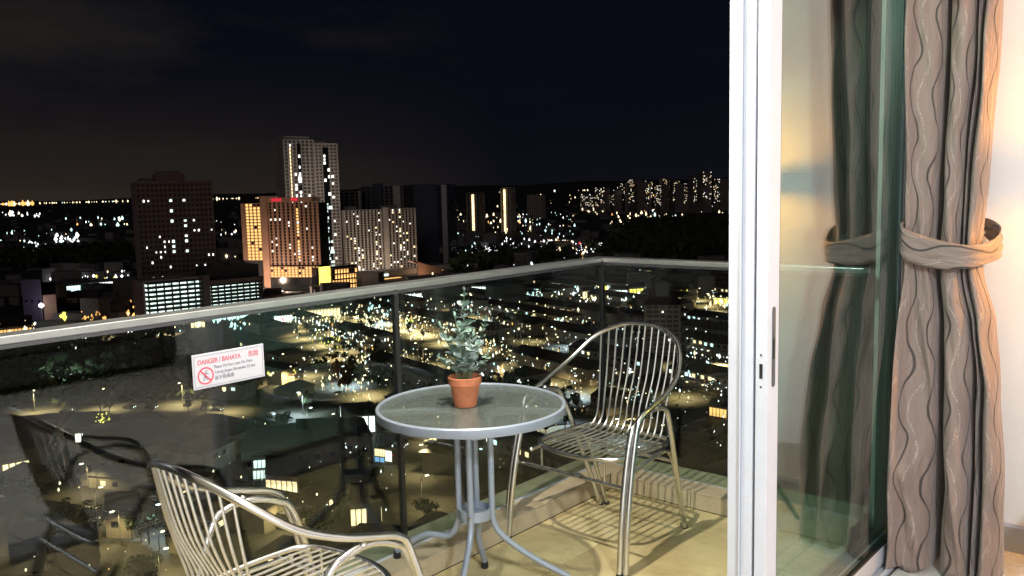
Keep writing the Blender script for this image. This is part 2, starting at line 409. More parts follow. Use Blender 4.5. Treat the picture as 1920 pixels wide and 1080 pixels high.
ring.add(vs, [f for k in range(n) for f in ((k, (k + 1) % n, n + (k + 1) % n, n + k), (n + k, n + (k + 1) % n, 3 * n + (k + 1) % n, 3 * n + k), (3 * n + k, 3 * n + (k + 1) % n, 2 * n + (k + 1) % n, 2 * n + k))])
ring.box(0.0050, -0.0245, -0.0018, 0.0053, 0.0245, 0.0018, Matrix.Translation((0, cy0, cz0)) @ Matrix.Rotation(rad(-45), 4, 'X'))
part('prohibition_ring', ring, MAT['red'], sg)
fig = M()
def stroke(y0, z0, y1, z1, wd):
    d = Vector((0, y1 - y0, z1 - z0)); L = d.length
    fig.box(0.0042, 0, -wd / 2, 0.0047, L, wd / 2, Matrix.Translation((0, cy0 + y0, cz0 + z0)) @ Matrix.Rotation(math.atan2(d.z, d.y), 4, 'X'))
stroke(0.000, 0.008, -0.003, -0.004, 0.006); stroke(-0.003, -0.004, -0.010, -0.017, 0.003); stroke(-0.002, -0.004, 0.007, -0.015, 0.003)
stroke(0.000, 0.008, 0.011, 0.004, 0.0025); stroke(0.000, 0.008, -0.010, 0.010, 0.0025)
fig.add([(0.0047, cy0 + 0.003 + 0.0035 * math.cos(PI * k / 4), cz0 + 0.0135 + 0.0035 * math.sin(PI * k / 4)) for k in range(8)], [tuple(range(8))])
part('pictogram', fig, MAT['ink'], sg)

# ---------------- room shell
XR = 3.3; YB = -1.6; ZC = 2.75
rf = struct('floor', M().box(-1.19, YB, -0.22, XR, YW, -0.005), MAT['grout'])
tiles(rf, 'floor_tile', -1.02, XR, YB, YW, 0.60, 0.60, -0.766, 3.235, -0.005, 0.0, MAT['rtile'])
struct('ceiling', M().box(-1.19, YB, ZC, XR, YW + 0.2, ZC + 0.2), MAT['ceil'])
wr = struct('wall_side', M().box(-1.25, YW, -0.3, XR + 0.2, YW + 0.22, ZC), MAT['paint'])
part('skirting_board', M().box(-1.045, YW - 0.010, 0.0, XR, YW - 0.0005, 0.105), MAT['skirt'], wr, bevel=0.001)
part('skirting_trim', M().box(-1.045, YW - 0.013, 0.1055, XR, YW - 0.0005, 0.125), MAT['alu'], wr, bevel=0.002)
struct('wall_back', M().box(-1.19, YB - 0.2, -0.2, XR + 0.2, YB, ZC), MAT['paint'])
struct('wall_inner', M().box(XR, YB, -0.2, XR + 0.2, YW, ZC), MAT['paint'])
struct('wall_over_door', M().box(-1.25, YB, 2.42, -1.03, YW, ZC + 0.2).box(-1.25, YB, -0.2, -1.03, 0.05, 2.42), MAT['paint'])
struct('balcony_ceiling', M().box(-2.74, -1.5, 2.66, -1.26, YW, 2.86), MAT['ceil'])
struct('balcony_end_wall', M().box(-2.74, -1.7, -0.3, -1.25, -1.505, 2.86), MAT['ext'])

# ---------------- sliding door: two panels stacked at the far side, frame and track
Y0 = 2.371
def slider(name, label, x1, x0, y0, y1, handle):
    t = thing(name, label, 'sliding door', (x1, y0, 0.0))
    def q(a, b, c, d, e, f): return M().box(a - x1, b - y0, c, d - x1, e - y0, f)
    part('stile', q(x0, y0, 0.022, x1, y0 + 0.080, 2.38), MAT['alu'], t, bevel=0.002)
    part('stile', q(x0, y1 - 0.075, 0.022, x1, y1, 2.38), MAT['alu'], t, bevel=0.002)
    part('bottom_rail', q(x0, y0 + 0.0805, 0.022, x1, y1 - 0.0755, 0.093), MAT['alu'], t, bevel=0.002)
    part('top_rail', q(x0, y0 + 0.0805, 2.30, x1, y1 - 0.0755, 2.38), MAT['alu'], t, bevel=0.002)
    xm = (x0 + x1) / 2 + 0.004
    ga = M()
    for sx0, sx1 in ((xm + 0.0035, x1 - 0.003), (x0 + 0.003, xm - 0.0035)):
        for a, c, e, f in ((y0 + 0.081, 0.0935, y1 - 0.076, 0.103), (y0 + 0.081, 2.290, y1 - 0.076, 2.2995), (y0 + 0.0805, 0.1035, y0 + 0.088, 2.2895), (y1 - 0.085, 0.1035, y1 - 0.0757, 2.2895)):
            ga.box(sx0 - x1, a - y0, c, sx1 - x1, e - y0, f)
    part('rubber_gasket', ga, MAT['gasket'], t)
    part('glass_pane', q(xm - 0.003, y0 + 0.084, 0.096, xm + 0.003, y1 - 0.078, 2.296), MAT['doorglass'], t)
    if handle:
        yh = Y0 + 0.042
        hm = M()   # recessed pull: rounded slot with a dark grip
        prof = [(math.cos(a) * 0.010, math.sin(a) * 0.010) for a in [PI * k / 8 for k in range(9)]]
        poly = [(p[0], p[1] + 0.110) for p in prof] + [(-p[0], -p[1] - 0.110) for p in prof]
        hm.add([(0.0002, yh - y0 + p[0], 1.070 + p[1]) for p in poly] + [(0.0022, yh - y0 + p[0], 1.070 + p[1]) for p in poly],
               [tuple(range(18)), tuple(range(18, 36))] + [(i, (i + 1) % 18, 18 + (i + 1) % 18, 18 + i) for i in range(18)])
        h = part('handle', hm, MAT['darkmetal'], t)
        part('grip', M().box(0.0024, yh - y0 - 0.006, 1.035, 0.0040, yh - y0 + 0.006, 1.098), MAT['gasket'], h)
        for zz in (0.955, 1.05): part('screw', M().lathe([(0.0, 0.0012), (0.0035, 0.001), (0.004, 0)], 10), MAT['chrome'], t, loc=(-0.0185, -0.0002, zz), rot=(PI / 2, 0, 0))
        part('latch', M().box(-0.0235, -0.0012, 0.980, -0.0135, -0.0002, 1.024), MAT['gasket'], t, bevel=0.0004)
    return t
slider('sliding_door', 'inner white framed sliding glass door with recessed handle, nearest the curtain', XD, XD - 0.036, Y0, 3.70, True)
slider('sliding_door', 'outer white framed sliding glass door stacked behind the one with the handle', XD - 0.046, XD - 0.082, Y0 + 0.004, 3.80, False)
fm = thing('door_frame', 'white aluminium door frame with floor track and far jamb', 'door frame', (XD, 0.05, 0))
def fp(a, b, c, d, e, f): return M().box(a - XD, b - 0.05, c, d - XD, e - 0.05, f)
tr = fp(-1.20, 0.05, -0.02, -1.03, 3.90, 0.006)
for x in (-1.036, -1.098, -1.144, -1.196): tr.box(x - 0.003 - XD, 0, 0.0062, x + 0.003 - XD, 3.85, 0.021)
part('floor_track', tr, MAT['alu'], fm)
part('head_track', fp(-1.20, 0.05, 2.385, -1.03, 3.90, 2.42), MAT['alu'], fm)
part('jamb', fp(-1.20, 0.051, 0.022, -1.03, 0.09, 2.384), MAT['alu'], fm)
part('jamb', fp(-1.20, 3.81, 0.022, -1.05, 3.90, 2.384), MAT['alu'], fm)
# narrow fixed outer mullion with a glazing bead, in front of the outer panel
part('mullion', fp(-1.189, Y0 + 0.010, 0.022, -1.146, Y0 + 0.075, 2.384), MAT['alu'], fm, bevel=0.003)
part('mullion_bead', fp(-1.1455, Y0 - 0.004, 0.022, -1.1425, Y0 + 0.06, 2.384), MAT['alu'], fm, bevel=0.001)
part('jamb_shade_strip', fp(-1.198, 3.792, 0.024, -1.10, 3.8085, 2.383), MAT['gasket'], fm)  # black strip laid over the jamb face, standing in for shade
part('jamb_infill', fp(-1.25, 3.901, -0.02, -1.046, 3.979, 2.42), MAT['paint'], fm)

# ---------------- curtain
def curtain_mat():
    m = bpy.data.materials.new('wavy_striped_satin'); m.use_nodes = True; t = m.node_tree; b = t.nodes['Principled BSDF']
    N = t.nodes.new; L = t.links.new
    uv = N('ShaderNodeUVMap'); uv.uv_map = 'UVMap'; sp = N('ShaderNodeSeparateXYZ'); L(uv.outputs[0], sp.inputs[0])
    def ma(op, a, b_=None, c=None):
        n = N('ShaderNodeMath'); n.operation = op
        for i, x in enumerate((a, b_, c)):
            if x is None: continue
            if isinstance(x, (int, float)): n.inputs[i].default_value = x
            else: L(x, n.inputs[i])
        return n.outputs[0]
    wob = N('ShaderNodeTexNoise'); wob.inputs['Scale'].default_value = 5; L(uv.outputs[0], wob.inputs['Vector'])
    U = ma('MULTIPLY', sp.outputs[0], 1 / 0.102); V = ma('ADD', sp.outputs[1], ma('MULTIPLY', wob.outputs[0], 0.05))
    cell = ma('ROUND', U); loc = ma('SUBTRACT', U, cell)
    ph = ma('ADD', ma('MULTIPLY', cell, 0.55), ma('MULTIPLY', wob.outputs[0], 1.6))
    sn = ma('SINE', ma('ADD', ma('MULTIPLY', V, 2 * PI / 0.30), ph))
    off = ma('MULTIPLY', sn, 0.25)
    d = ma('ABSOLUTE', ma('SUBTRACT', loc, off))
    dark = ma('LESS_THAN', d, 0.042)
    soft = N('ShaderNodeMapRange'); soft.inputs[1].default_value = 0.026; soft.inputs[2].default_value = 0.062; soft.inputs[3].default_value = 1; soft.inputs[4].default_value = 0
    L(d, soft.inputs[0])
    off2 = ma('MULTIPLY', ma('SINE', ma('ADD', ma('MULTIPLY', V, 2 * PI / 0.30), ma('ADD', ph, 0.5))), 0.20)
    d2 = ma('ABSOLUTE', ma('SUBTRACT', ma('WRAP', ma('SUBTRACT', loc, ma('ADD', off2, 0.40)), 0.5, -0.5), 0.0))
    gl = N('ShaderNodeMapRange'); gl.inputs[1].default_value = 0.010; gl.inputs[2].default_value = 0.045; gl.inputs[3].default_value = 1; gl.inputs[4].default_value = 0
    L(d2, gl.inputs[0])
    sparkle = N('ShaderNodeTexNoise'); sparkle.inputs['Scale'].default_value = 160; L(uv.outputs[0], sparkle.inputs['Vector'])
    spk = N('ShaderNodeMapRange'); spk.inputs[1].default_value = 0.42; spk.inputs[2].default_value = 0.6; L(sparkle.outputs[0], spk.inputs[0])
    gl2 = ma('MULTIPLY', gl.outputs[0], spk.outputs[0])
    wv = N('ShaderNodeTexNoise'); wv.inputs['Scale'].default_value = 1.0
    mp = N('ShaderNodeMapping'); mp.inputs['Scale'].default_value = (900, 260, 1); L(uv.outputs[0], mp.inputs[0]); L(mp.outputs[0], wv.inputs['Vector'])
    c0 = N('ShaderNodeMix'); c0.data_type = 'RGBA'; c0.inputs[6].default_value = (0.168, 0.122, 0.104, 1); c0.inputs[7].default_value = (0.295, 0.222, 0.192, 1)
    L(wv.outputs[0], c0.inputs[0])
    c1 = N('ShaderNodeMix'); c1.data_type = 'RGBA'; c1.inputs[7].default_value = (0.050, 0.040, 0.036, 1); L(soft.outputs[0], c1.inputs[0]); L(c0.outputs[2], c1.inputs[6])
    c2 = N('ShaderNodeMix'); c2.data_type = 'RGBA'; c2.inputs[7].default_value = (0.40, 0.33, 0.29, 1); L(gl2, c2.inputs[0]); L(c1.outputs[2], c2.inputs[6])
    L(c2.outputs[2], b.inputs['Base Color'])
    b.inputs['Roughness'].default_value = 0.62; b.inputs['Specular IOR Level'].default_value = 0.25; b.inputs['Sheen Weight'].default_value = 0.25; b.inputs['Sheen Roughness'].default_value = 0.4
    bp = N('ShaderNodeBump'); bp.inputs['Strength'].default_value = 0.35; bp.inputs['Distance'].default_value = 0.002
    h = ma('ADD', ma('MULTIPLY', dark, 1.0), ma('MULTIPLY', wv.outputs[0], 0.5)); L(h, bp.inputs['Height'])
    cr_ = N('ShaderNodeTexNoise'); cr_.inputs['Scale'].default_value = 1.0; cr_.inputs['Detail'].default_value = 5; cr_.inputs['Distortion'].default_value = 0.6
    mp2 = N('ShaderNodeMapping'); mp2.inputs['Scale'].default_value = (34, 11, 1); L(uv.outputs[0], mp2.inputs[0]); L(mp2.outputs[0], cr_.inputs['Vector'])
    bp2 = N('ShaderNodeBump'); bp2.inputs['Strength'].default_value = 1.0; bp2.inputs['Distance'].default_value = 0.012; L(cr_.outputs[0], bp2.inputs['Height'])
    L(bp2.outputs[0], bp.inputs['Normal']); L(bp.outputs[0], b.inputs['Normal'])
    return m
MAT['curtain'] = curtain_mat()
def lerp_tab(tab, z):
    for i in range(len(tab) - 1):
        if z <= tab[i + 1][0]:
            a, b = tab[i], tab[i + 1]; t = (z - a[0]) / (b[0] - a[0]); t = t * t * (3 - 2 * t) * 0.5 + t * 0.5
            return [a[k] + (b[k] - a[k]) * max(0, min(1, t)) for k in range(1, len(a))]
    return list(tab[-1][1:])
# z, left x, right x, centre y, fold depth
CT = [(0.0, -1.045, -0.675, 3.60, 0.085), (0.35, -1.046, -0.680, 3.60, 0.08), (0.75, -1.046, -0.700, 3.63, 0.07), (1.0, -1.044, -0.735, 3.65, 0.062),
      (1.19, -1.042, -0.785, 3.655, 0.052), (1.30, -1.042, -0.795, 3.66, 0.050), (1.55, -1.044, -0.785, 3.66, 0.056), (2.0, -1.046, -0.760, 3.66, 0.064), (2.62, -1.046, -0.735, 3.66, 0.07)]
FOLD = [(0.02, 1.0), (0.0, -.6), (0.0, -1.7), (0.04, -1.75), (0.11, -1.15), (.2, -1.0), (.33, -.75), (.375, -.1), (.383, .9), (.392, 2.1), (.418, 2.0), (.436, .5), (.50, -.7), (.60, -.95), (.69, -.6), (.722, .1), (.728, 1.2), (.752, 1.1), (.765, .2), (.785, -.3), (.795, 1.0), (.815, .9), (.825, .2), (.87, -.5), (.93, -.35), (.98, .2), (1.0, .9), (.97, 1.5), (.9, 1.9)]
prof = [(p.x, p.y) for p in spl([(a, b, 0) for a, b in FOLD], 9)]
NZ = 150; cm = M(); np_ = len(prof)
arc = [0]
for i in range(1, np_):
    arc.append(arc[-1] + math.hypot((prof[i][0] - prof[i - 1][0]) * 0.36, (prof[i][1] - prof[i - 1][1]) * 0.085))
rows = []
for j in range(NZ + 1):
    z = 0.012 + (2.62 - 0.012) * j / NZ
    xl, xr, yc, am = lerp_tab(CT, z)
    row = []
    for i, (s, q) in enumerate(prof):
        ph = 2.1 * s * 6
        s2 = s + 0.012 * math.sin(z * 5.1 + ph) + 0.008 * math.sin(z * 11.7 + ph * 1.7)
        q2 = q * (1 + 0.13 * math.sin(z * 3.3 + s * 9)) + 0.16 * math.sin(z * 6.3 + s * 14) * (0.35 if z > 1.2 else 1.0) + 0.06 * math.sin(z * 17 + s * 31)
        if 0.3 < z < 0.62 and s < 0.3:      # kink where the cloth buckles near the door
            q2 -= 0.55 * math.exp(-((z - 0.42) / 0.07) ** 2) * math.sin(s * 10)
        x = xl + (xr - xl) * s2
        row.append((max(-1.052, x), yc + am * q2, z + (0.012 * math.sin(s * 22) if j == 0 else 0)))
    rows.append(row)
cm.add([p for r in rows for p in r], [(j * np_ + i, j * np_ + i + 1, (j + 1) * np_ + i + 1, (j + 1) * np_ + i) for j in range(NZ) for i in range(np_ - 1)])
def uvmesh(m, name, fuv):
    me = bpy.data.meshes.new(name); me.from_pydata(m.v, [], m.f)
    uvl = me.uv_layers.new(name='UVMap')
    for lo in me.loops: uvl.data[lo.index].uv = fuv(lo.vertex_index)
    me.polygons.foreach_set('use_smooth', [True] * len(me.polygons))
    me.materials.append(MAT['curtain'])
    return me
cu = thing('curtain', 'grey brown satin curtain with dark wavy stripes gathered beside the glass door', 'curtain', (0, 0, 0))
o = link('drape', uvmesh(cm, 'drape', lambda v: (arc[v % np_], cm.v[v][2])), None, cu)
md = o.modifiers.new('thick', 'SOLIDIFY'); md.thickness = 0.0016
# tie-back: a band across the front of the bundle and out to the wall hook
band = [(-1.040, 3.62, 1.345), (-1.048, 3.565, 1.325), (-1.026, 3.545, 1.300), (-0.960, 3.555, 1.275), (-0.890, 3.560, 1.262), (-0.825, 3.575, 1.258), (-0.785, 3.61, 1.262), (-0.752, 3.69, 1.275), (-0.742, 3.745, 1.292), (-0.752, 3.80, 1.310), (-0.785, 3.86, 1.330), (-0.825, 3.93, 1.345), (-0.85, 3.968, 1.352)]
bp_ = spl(band, 8); bmh = M(); nb = len(bp_); K = 8; barc = [0]
for i in range(1, nb): barc.append(barc[-1] + (bp_[i] - bp_[i - 1]).length)
for i, p in enumerate(bp_):
    f = i / (nb - 1)
    hgt = 0.050 + 0.010 * math.sin(f * 9)
    tw = 0.0 if f < 0.55 else (f - 0.55) * 0.5        # the free end twists open towards the hook
    a = bp_[min(i + 1, nb - 1)] - bp_[max(i - 1, 0)]; nn = Vector((a.y, -a.x, 0)).normalized()
    if f > 0.72: hgt *= 1 - (f - 0.72) * 1.3
    for k in range(K + 1):
        s = -1 + 2 * k / K
        q = p + Vector((0, 0, s * hgt * math.cos(tw))) - nn * (s * hgt * math.sin(tw)) + nn * (0.004 * (1 - s * s) + 0.0045 * math.sin(2.6 * s * PI + f * 7) + 0.002 * math.sin(5 * s * PI - f * 19))
        bmh.v.append(tuple(q))
bmh.f = [(i * (K + 1) + k, i * (K + 1) + k + 1, (i + 1) * (K + 1) + k + 1, (i + 1) * (K + 1) + k) for i in range(nb - 1) for k in range(K)]
o = link('tie_back', uvmesh(bmh, 'tie_back', lambda v: ((v % (K + 1)) * 0.0135 * 1.1 + 0.02, barc[v // (K + 1)])), None, cu)
md = o.modifiers.new('thick', 'SOLIDIFY'); md.thickness = 0.0018

# ---------------- lamps of the home
cl_ = thing('balcony_light', 'round white ceiling light over the balcony', 'ceiling light', (-1.86, 1.90, 2.66))
part('housing', M().lathe([(0.11, 0), (0.115, -0.02), (0.10, -0.032)], 32), MAT['white'], cl_, smooth=True)
part('diffuser', M().lathe([(0.095, -0.033), (0.07, -0.042), (0.0, -0.046)], 32), glow('neutral_diffuser', (1, 0.95, 0.86), 9), cl_, smooth=True)
lamp('balcony_lamp', 'POINT', (0, 0, -0.085), 240, (1.0, 0.93, 0.78), cl_, shadow_soft_size=0.02)
rl = thing('room_light', 'round white ceiling light in the middle of the room', 'ceiling light', (1.15, 0.35, ZC))
part('housing', M().lathe([(0.20, 0), (0.205, -0.03), (0.18, -0.05)], 40), MAT['white'], rl, smooth=True)
part('diffuser', M().lathe([(0.175, -0.051), (0.12, -0.07), (0.0, -0.076)], 40), glow('cool_diffuser', (0.92, 0.96, 1), 9), rl, smooth=True)
lamp('room_lamp', 'POINT', (0, 0, -0.14), 405, (0.88, 0.94, 1.0), rl, shadow_soft_size=0.10)
sc_ = thing('wall_lamp', 'shallow ring shaped wall lamp shining warm light up and down the side wall', 'wall lamp', (-0.16, YW - 0.11, 1.555))
part('shade', M().lathe([(0.070, -0.014), (0.070, 0.014), (0.067, 0.014), (0.067, -0.014), (0.070, -0.014)], 28, cap=False), MAT['darkmetal'], sc_)
lamp('wall_lamp_light', 'POINT', (0, 0, 0), 62, (1.0, 0.43, 0.04), sc_, shadow_soft_size=0.010)
part('bracket', M().box(-0.02, 0.072, -0.012, 0.02, 0.109, 0.012), MAT['darkmetal'], sc_)

# ---------------- round bistro table
TX, TY, TZ = -2.235, 2.352, 0.738
tb = thing('bistro_table', 'round glass topped bistro table with pale blue grey rim and four splayed legs', 'table', (TX, TY, 0))
part('glass_top', M().lathe([(0, TZ - 0.007), (0.346, TZ - 0.007), (0.346, TZ - 0.001), (0, TZ - 0.001)], 96), MAT['tblglass'], tb)
part('rim', M().lathe([(0.347, TZ - 0.030), (0.3475, TZ + 0.001), (0.350, TZ + 0.004), (0.356, TZ + 0.004), (0.3605, TZ), (0.361, TZ - 0.026), (0.358, TZ - 0.031), (0.347, TZ - 0.030)], 96, cap=False), MAT['tblpaint'], tb, smooth=True)
HX, HY = -0.012, 0.018   # hub sits slightly off centre, as the table leans on the kerb
part('upper_ring', M().lathe([(0.062, 0.612), (0.072, 0.612), (0.072, 0.655), (0.062, 0.655), (0.062, 0.612)], 40, (HX, HY, 0), cap=False), MAT['tblpaint'], tb, smooth=True)
lr = M().lathe([(0.056, 0.285), (0.066, 0.285), (0.066, 0.325), (0.056, 0.325), (0.056, 0.285)], 40, (HX, HY, 0), cap=False)
part('lower_ring', lr, MAT['tblpaint'], tb, smooth=True)
part('ring_plate', M().lathe([(0, 0.300), (0.055, 0.300), (0.055, 0.304), (0, 0.304)], 32, (HX, HY, 0)), MAT['tblpaint'], tb)
feet = [(-0.325, -0.115, KZ + 0.014), (-0.105, 0.165, 0.014), (0.255, 0.260, 0.014), (0.155, -0.29, 0.014)]
tops = [(-0.255, -0.235), (-0.19, 0.28), (0.295, 0.175), (0.19, -0.265)]
for (fx, fy, fz), (ux, uy) in zip(feet, tops):
    a = math.atan2(fy - HY, fx - HX); c, s_ = math.cos(a), math.sin(a)
    if fz < 0.02 and abs(fx + 0.105) < 0.01: a = math.atan2(0.72, -0.55); c, s_ = math.cos(a), math.sin(a)
    r0 = 0.066; rF = math.hypot(fx - HX, fy - HY)
    P = [(HX + c * r0, HY + s_ * r0, 0.66), (HX + c * r0, HY + s_ * r0, 0.50), (HX + c * r0, HY + s_ * r0, 0.36), (HX + c * (r0 + 0.004), HY + s_ * (r0 + 0.004), 0.27)]
    zz = fz + 0.02
    P += [(HX + c * (r0 + 0.045), HY + s_ * (r0 + 0.045), 0.20 if rF > 0.2 else 0.19),
          (HX + c * (r0 + 0.55 * (rF - r0)), HY + s_ * (r0 + 0.55 * (rF - r0)), zz + (0.075 if rF > 0.2 else 0.10)), (fx, fy, zz - 0.004)]
    lg = part('leg', M().tube(spl(P, 7), 0.0125, 12), MAT['tblpaint'], tb, smooth=True)
    part('rubber_foot', M().lathe([(0.014, -0.003), (0.016, 0.002), (0.014, 0.022)], 14, (fx, fy, fz - 0.011)), MAT['gasket'], lg, smooth=True)
    part('bolt', M().lathe([(0.006, 0), (0.006, 0.006), (0.002, 0.008)], 8, (HX + c * 0.081, HY + s_ * 0.081, 0.305)), MAT['chrome'], lg)
    # curved support arm under the glass
    d0 = Vector((HX + c * r0, HY + s_ * r0, 0.66)); d3 = Vector((ux, uy, TZ - 0.0235))
    mid = d0.lerp(d3, 0.40); mid.z = TZ - 0.026
    part('support_arm', M().tube(spl([d0, (d0.x, d0.y, 0.695), mid, d3], 7), 0.0145, 10), MAT['tblpaint'], tb, smooth=True)

# ---------------- potted plant
px_, py_ = -2.240, 2.327
pl = thing('potted_plant', 'small terracotta pot of artificial eucalyptus standing on the glass table', 'potted plant', (px_, py_, TZ))
part('pot', M().lathe([(0.0, 0.001), (0.041, 0.001), (0.043, 0.004), (0.0555, 0.083), (0.0615, 0.085), (0.0645, 0.113), (0.0625, 0.115), (0.059, 0.114), (0.0545, 0.095)], 48, cap=False), MAT['terra'], pl, smooth=True)
part('soil', M().lathe([(0, 0.098), (0.055, 0.096)], 24, cap=False), MAT['soil'], pl)
def leaf_mesh(w_, l_, cup):
    m = M(); n = 10; vs = [(0, 0, 0), (0, l_ * 0.5, -cup * 0.6)]
    for k in range(n):
        a = 2 * PI * k / n - PI / 2
        x = w_ / 2 * math.cos(a); y = l_ / 2 + l_ / 2 * math.sin(a)
        vs.append((x, y, cup * (abs(x) / (w_ / 2)) ** 1.5 - 0.3 * cup))
    m.add(vs, [(1, 2 + k, 2 + (k + 1) % n) for k in range(n)])
    return m.mesh('leaf', True)
LM = []
for q, (w_, l_) in enumerate(((0.030, 0.034), (0.026, 0.028), (0.020, 0.024), (0.034, 0.036), (0.014, 0.018))):
    me = leaf_mesh(w_, l_, 0.004); me.materials.append(MAT['leaf'] if q % 2 == 0 else MAT['leaf2']); LM.append(me)
rnd = random.Random(5)
sd = [((0, 0), (0.004, 0.006), 0.345, 11)] + [((0.02 * math.cos(a), 0.02 * math.sin(a)), (R_ * math.cos(a), R_ * math.sin(a)), H_, n_) for a, R_, H_, n_ in
      ((rad(215), 0.088, 0.215, 6), (rad(40), 0.085, 0.235, 7), (rad(300), 0.055, 0.20, 6), (rad(130), 0.06, 0.225, 6), (rad(175), 0.075, 0.150, 5), (rad(0), 0.07, 0.150, 5), (rad(80), 0.04, 0.26, 6), (rad(255), 0.035, 0.255, 6), (rad(340), 0.085, 0.19, 5), (rad(236), 0.098, 0.10, 4), (rad(30), 0.09, 0.10, 4), (rad(315), 0.06, 0.09, 4), (rad(115), 0.07, 0.12, 4))]
for (bx, by), (ex, ey), H_, nl in sd:
    P = spl([(bx, by, 0.09), (bx + (ex - bx) * 0.25, by + (ey - by) * 0.25, 0.11 + (H_ - 0.02) * 0.4), (ex * 0.8, ey * 0.8, 0.105 + (H_ - 0.02) * 0.8), (ex, ey, 0.105 + H_ - 0.012)], 8)
    st = part('stem', M().tube(P, [0.0018 * (1 - 0.6 * i / len(P)) for i in range(len(P))], 6), MAT['stem'], pl, smooth=True)
    for k in range(nl):
        f = 0.22 + 0.76 * (k + 0.5) / nl; p = P[int(f * (len(P) - 1))]
        turn = k * 1.55 + rnd.random() * 0.6
        for side in (0, 1):
            tip = k / nl
            me = LM[4] if (tip > 0.8 and H_ > 0.2) else (LM[2] if tip > 0.65 else rnd.choice((LM[0], LM[1], LM[3])))
            l = bpy.data.objects.new('leaf', me); COL.objects.link(l); l.parent = st; l.location = p
            l.rotation_euler = (rad(rnd.uniform(-5, 50)) , rad(rnd.uniform(-30, 30)), turn + side * PI + rnd.uniform(-0.3, 0.3))
        if k == nl - 1:
            l = bpy.data.objects.new('leaf', LM[4]); COL.objects.link(l); l.parent = st; l.location = P[-1]; l.rotation_euler = (rad(70), 0, turn)

# ---------------- aluminium bistro chairs
def make_chair(label):
    t = thing('bistro_chair', label, 'chair', (0, 0, 0), 0, 'tubular aluminium bistro chairs at the balcony table')
    hoopR = [(.325, -.290, 0.004), (.318, -.250, .30), (.309, -.185, .56), (.309, -.145, .622), (.312, -.06, .655), (.313, .04, .690), (.292, .16, .752), (.225, .265, .850), (.110, .315, .905), (0, .325, .917)]
    hoop = hoopR + [(-a, b, c) for a, b, c in hoopR[-2::-1]]
    part('back_hoop', M().tube(spl(hoop, 7), 0.0117, 12), MAT['chrome'], t, smooth=True)
    for s in (1, -1):
        inner = [(s * .301, -.298, .004), (s * .294, -.258, .30), (s * .286, -.195, .54), (s * .286, -.145, .594), (s * .290, -.06, .628), (s * .297, .03, .622), (s * .290, .085, .570), (s * .262, .19, .30), (s * .236, .300, .004)]
        part('leg', M().tube(spl(inner, 7), 0.0125, 12), MAT['chrome'], t, smooth=True)
        rear = [(s * .216, .322, .004), (s * .232, .225, .29), (s * .240, .170, .385), (s * .245, .110, .405), (s * .258, -.02, .400), (s * .272, -.165, .385)]
        part('seat_bearer', M().tube(spl(rear, 7), 0.0095, 10), MAT['chrome'], t, smooth=True)
        part('strut', M().tube([(s * .17, -.213, .338), (s * .17, -.213, .420)], 0.005, 8), MAT['chrome'], t)
        for (fx, fy) in ((.325, -.290), (.301, -.298), (.236, .300), (.216, .322)):
            part('foot_cap', M().lathe([(0.0138, 0), (0.0138, 0.014)], 12, (s * fx, fy, 0)), MAT['gasket'], t)
    part('cross_bar', M().tube([(-.282, -.222, .338), (.282, -.222, .338)], 0.0085, 10), MAT['chrome'], t, smooth=True)
    part('cross_bar', M().tube([(-.235, .215, .335), (.235, .215, .335)], 0.0085, 10), MAT['chrome'], t, smooth=True)
    rimp = [(.225, -.14, .437), (.19, -.195, .434), (.10, -.228, .430), (0, -.236, .428), (-.10, -.228, .430), (-.19, -.195, .434), (-.225, -.14, .437), (-.236, 0, .436), (-.235, .12, .430), (-.222, .19, .432), (-.18, .212, .434), (0, .216, .434), (.18, .212, .434), (.222, .19, .432), (.235, .12, .430), (.236, 0, .436)]
    part('seat_rim', M().tube(spl(rimp, 5, True), 0.0105, 10, closed=True), MAT['chrome'], t, smooth=True)
    for y in (-.10, .03, .15):
        part('seat_cross_bar', M().tube([(-.232, y, .424), (.232, y, .424)], 0.005, 8), MAT['chrome'], t)
    for s in (1, -1):
        for p_ in ((s * .298, -.234, .338), (s * .272, -.165, .385), (s * .300, -.03, .640)):
            part('weld_bead', M().lathe([(0, -.012), (.009, -.007), (.0125, 0), (.009, .007), (0, .012)], 10, p_), MAT['satin'], t, smooth=True)
    # back slats bend forward into the seat
    nS = 12; rS = 0.0043
    for k in range(nS):
        u = -1 + 2 * k / (nS - 1); x0 = u * .190
        xt = u * .205
        # hoop height at xt
        hp = min(spl(hoop, 20), key=lambda p: abs(p.x - xt) + (10 if p.z < .70 else 0))
        yf = -.236 + 0.04 * abs(u) ** 3
        P = [(x0, yf + 0.008, .431), (x0, -.12, .433), (x0, .02, .430), (x0, .13, .431), (x0 * .98, .175, .444), (x0 * .96, .205, .485), (x0 * .97, .225, .56), (x0 + (hp.x - x0) * .5, .225 + (hp.y - .225) * .55, .70), (hp.x, hp.y - .002, hp.z - .004)]
        part('slat', M().tube(spl(P, 5), rS, 8), MAT['satin'], t, smooth=True)
    return t
ch = make_chair('aluminium bistro chair in the corner of the balcony, facing the table and the viewer')
ch.location = (-2.145, 3.09, 0); ch.rotation_euler = (0, 0, rad(-2))
c2 = copy_tree(ch)
c2.location = (-2.10, 1.425, 0); c2.rotation_euler = (0, 0, rad(180)); c2.scale = (0.98, 1.07, 0.93)
c2['label'] = 'aluminium bistro chair cut off by the bottom edge, seen from behind its slatted back'

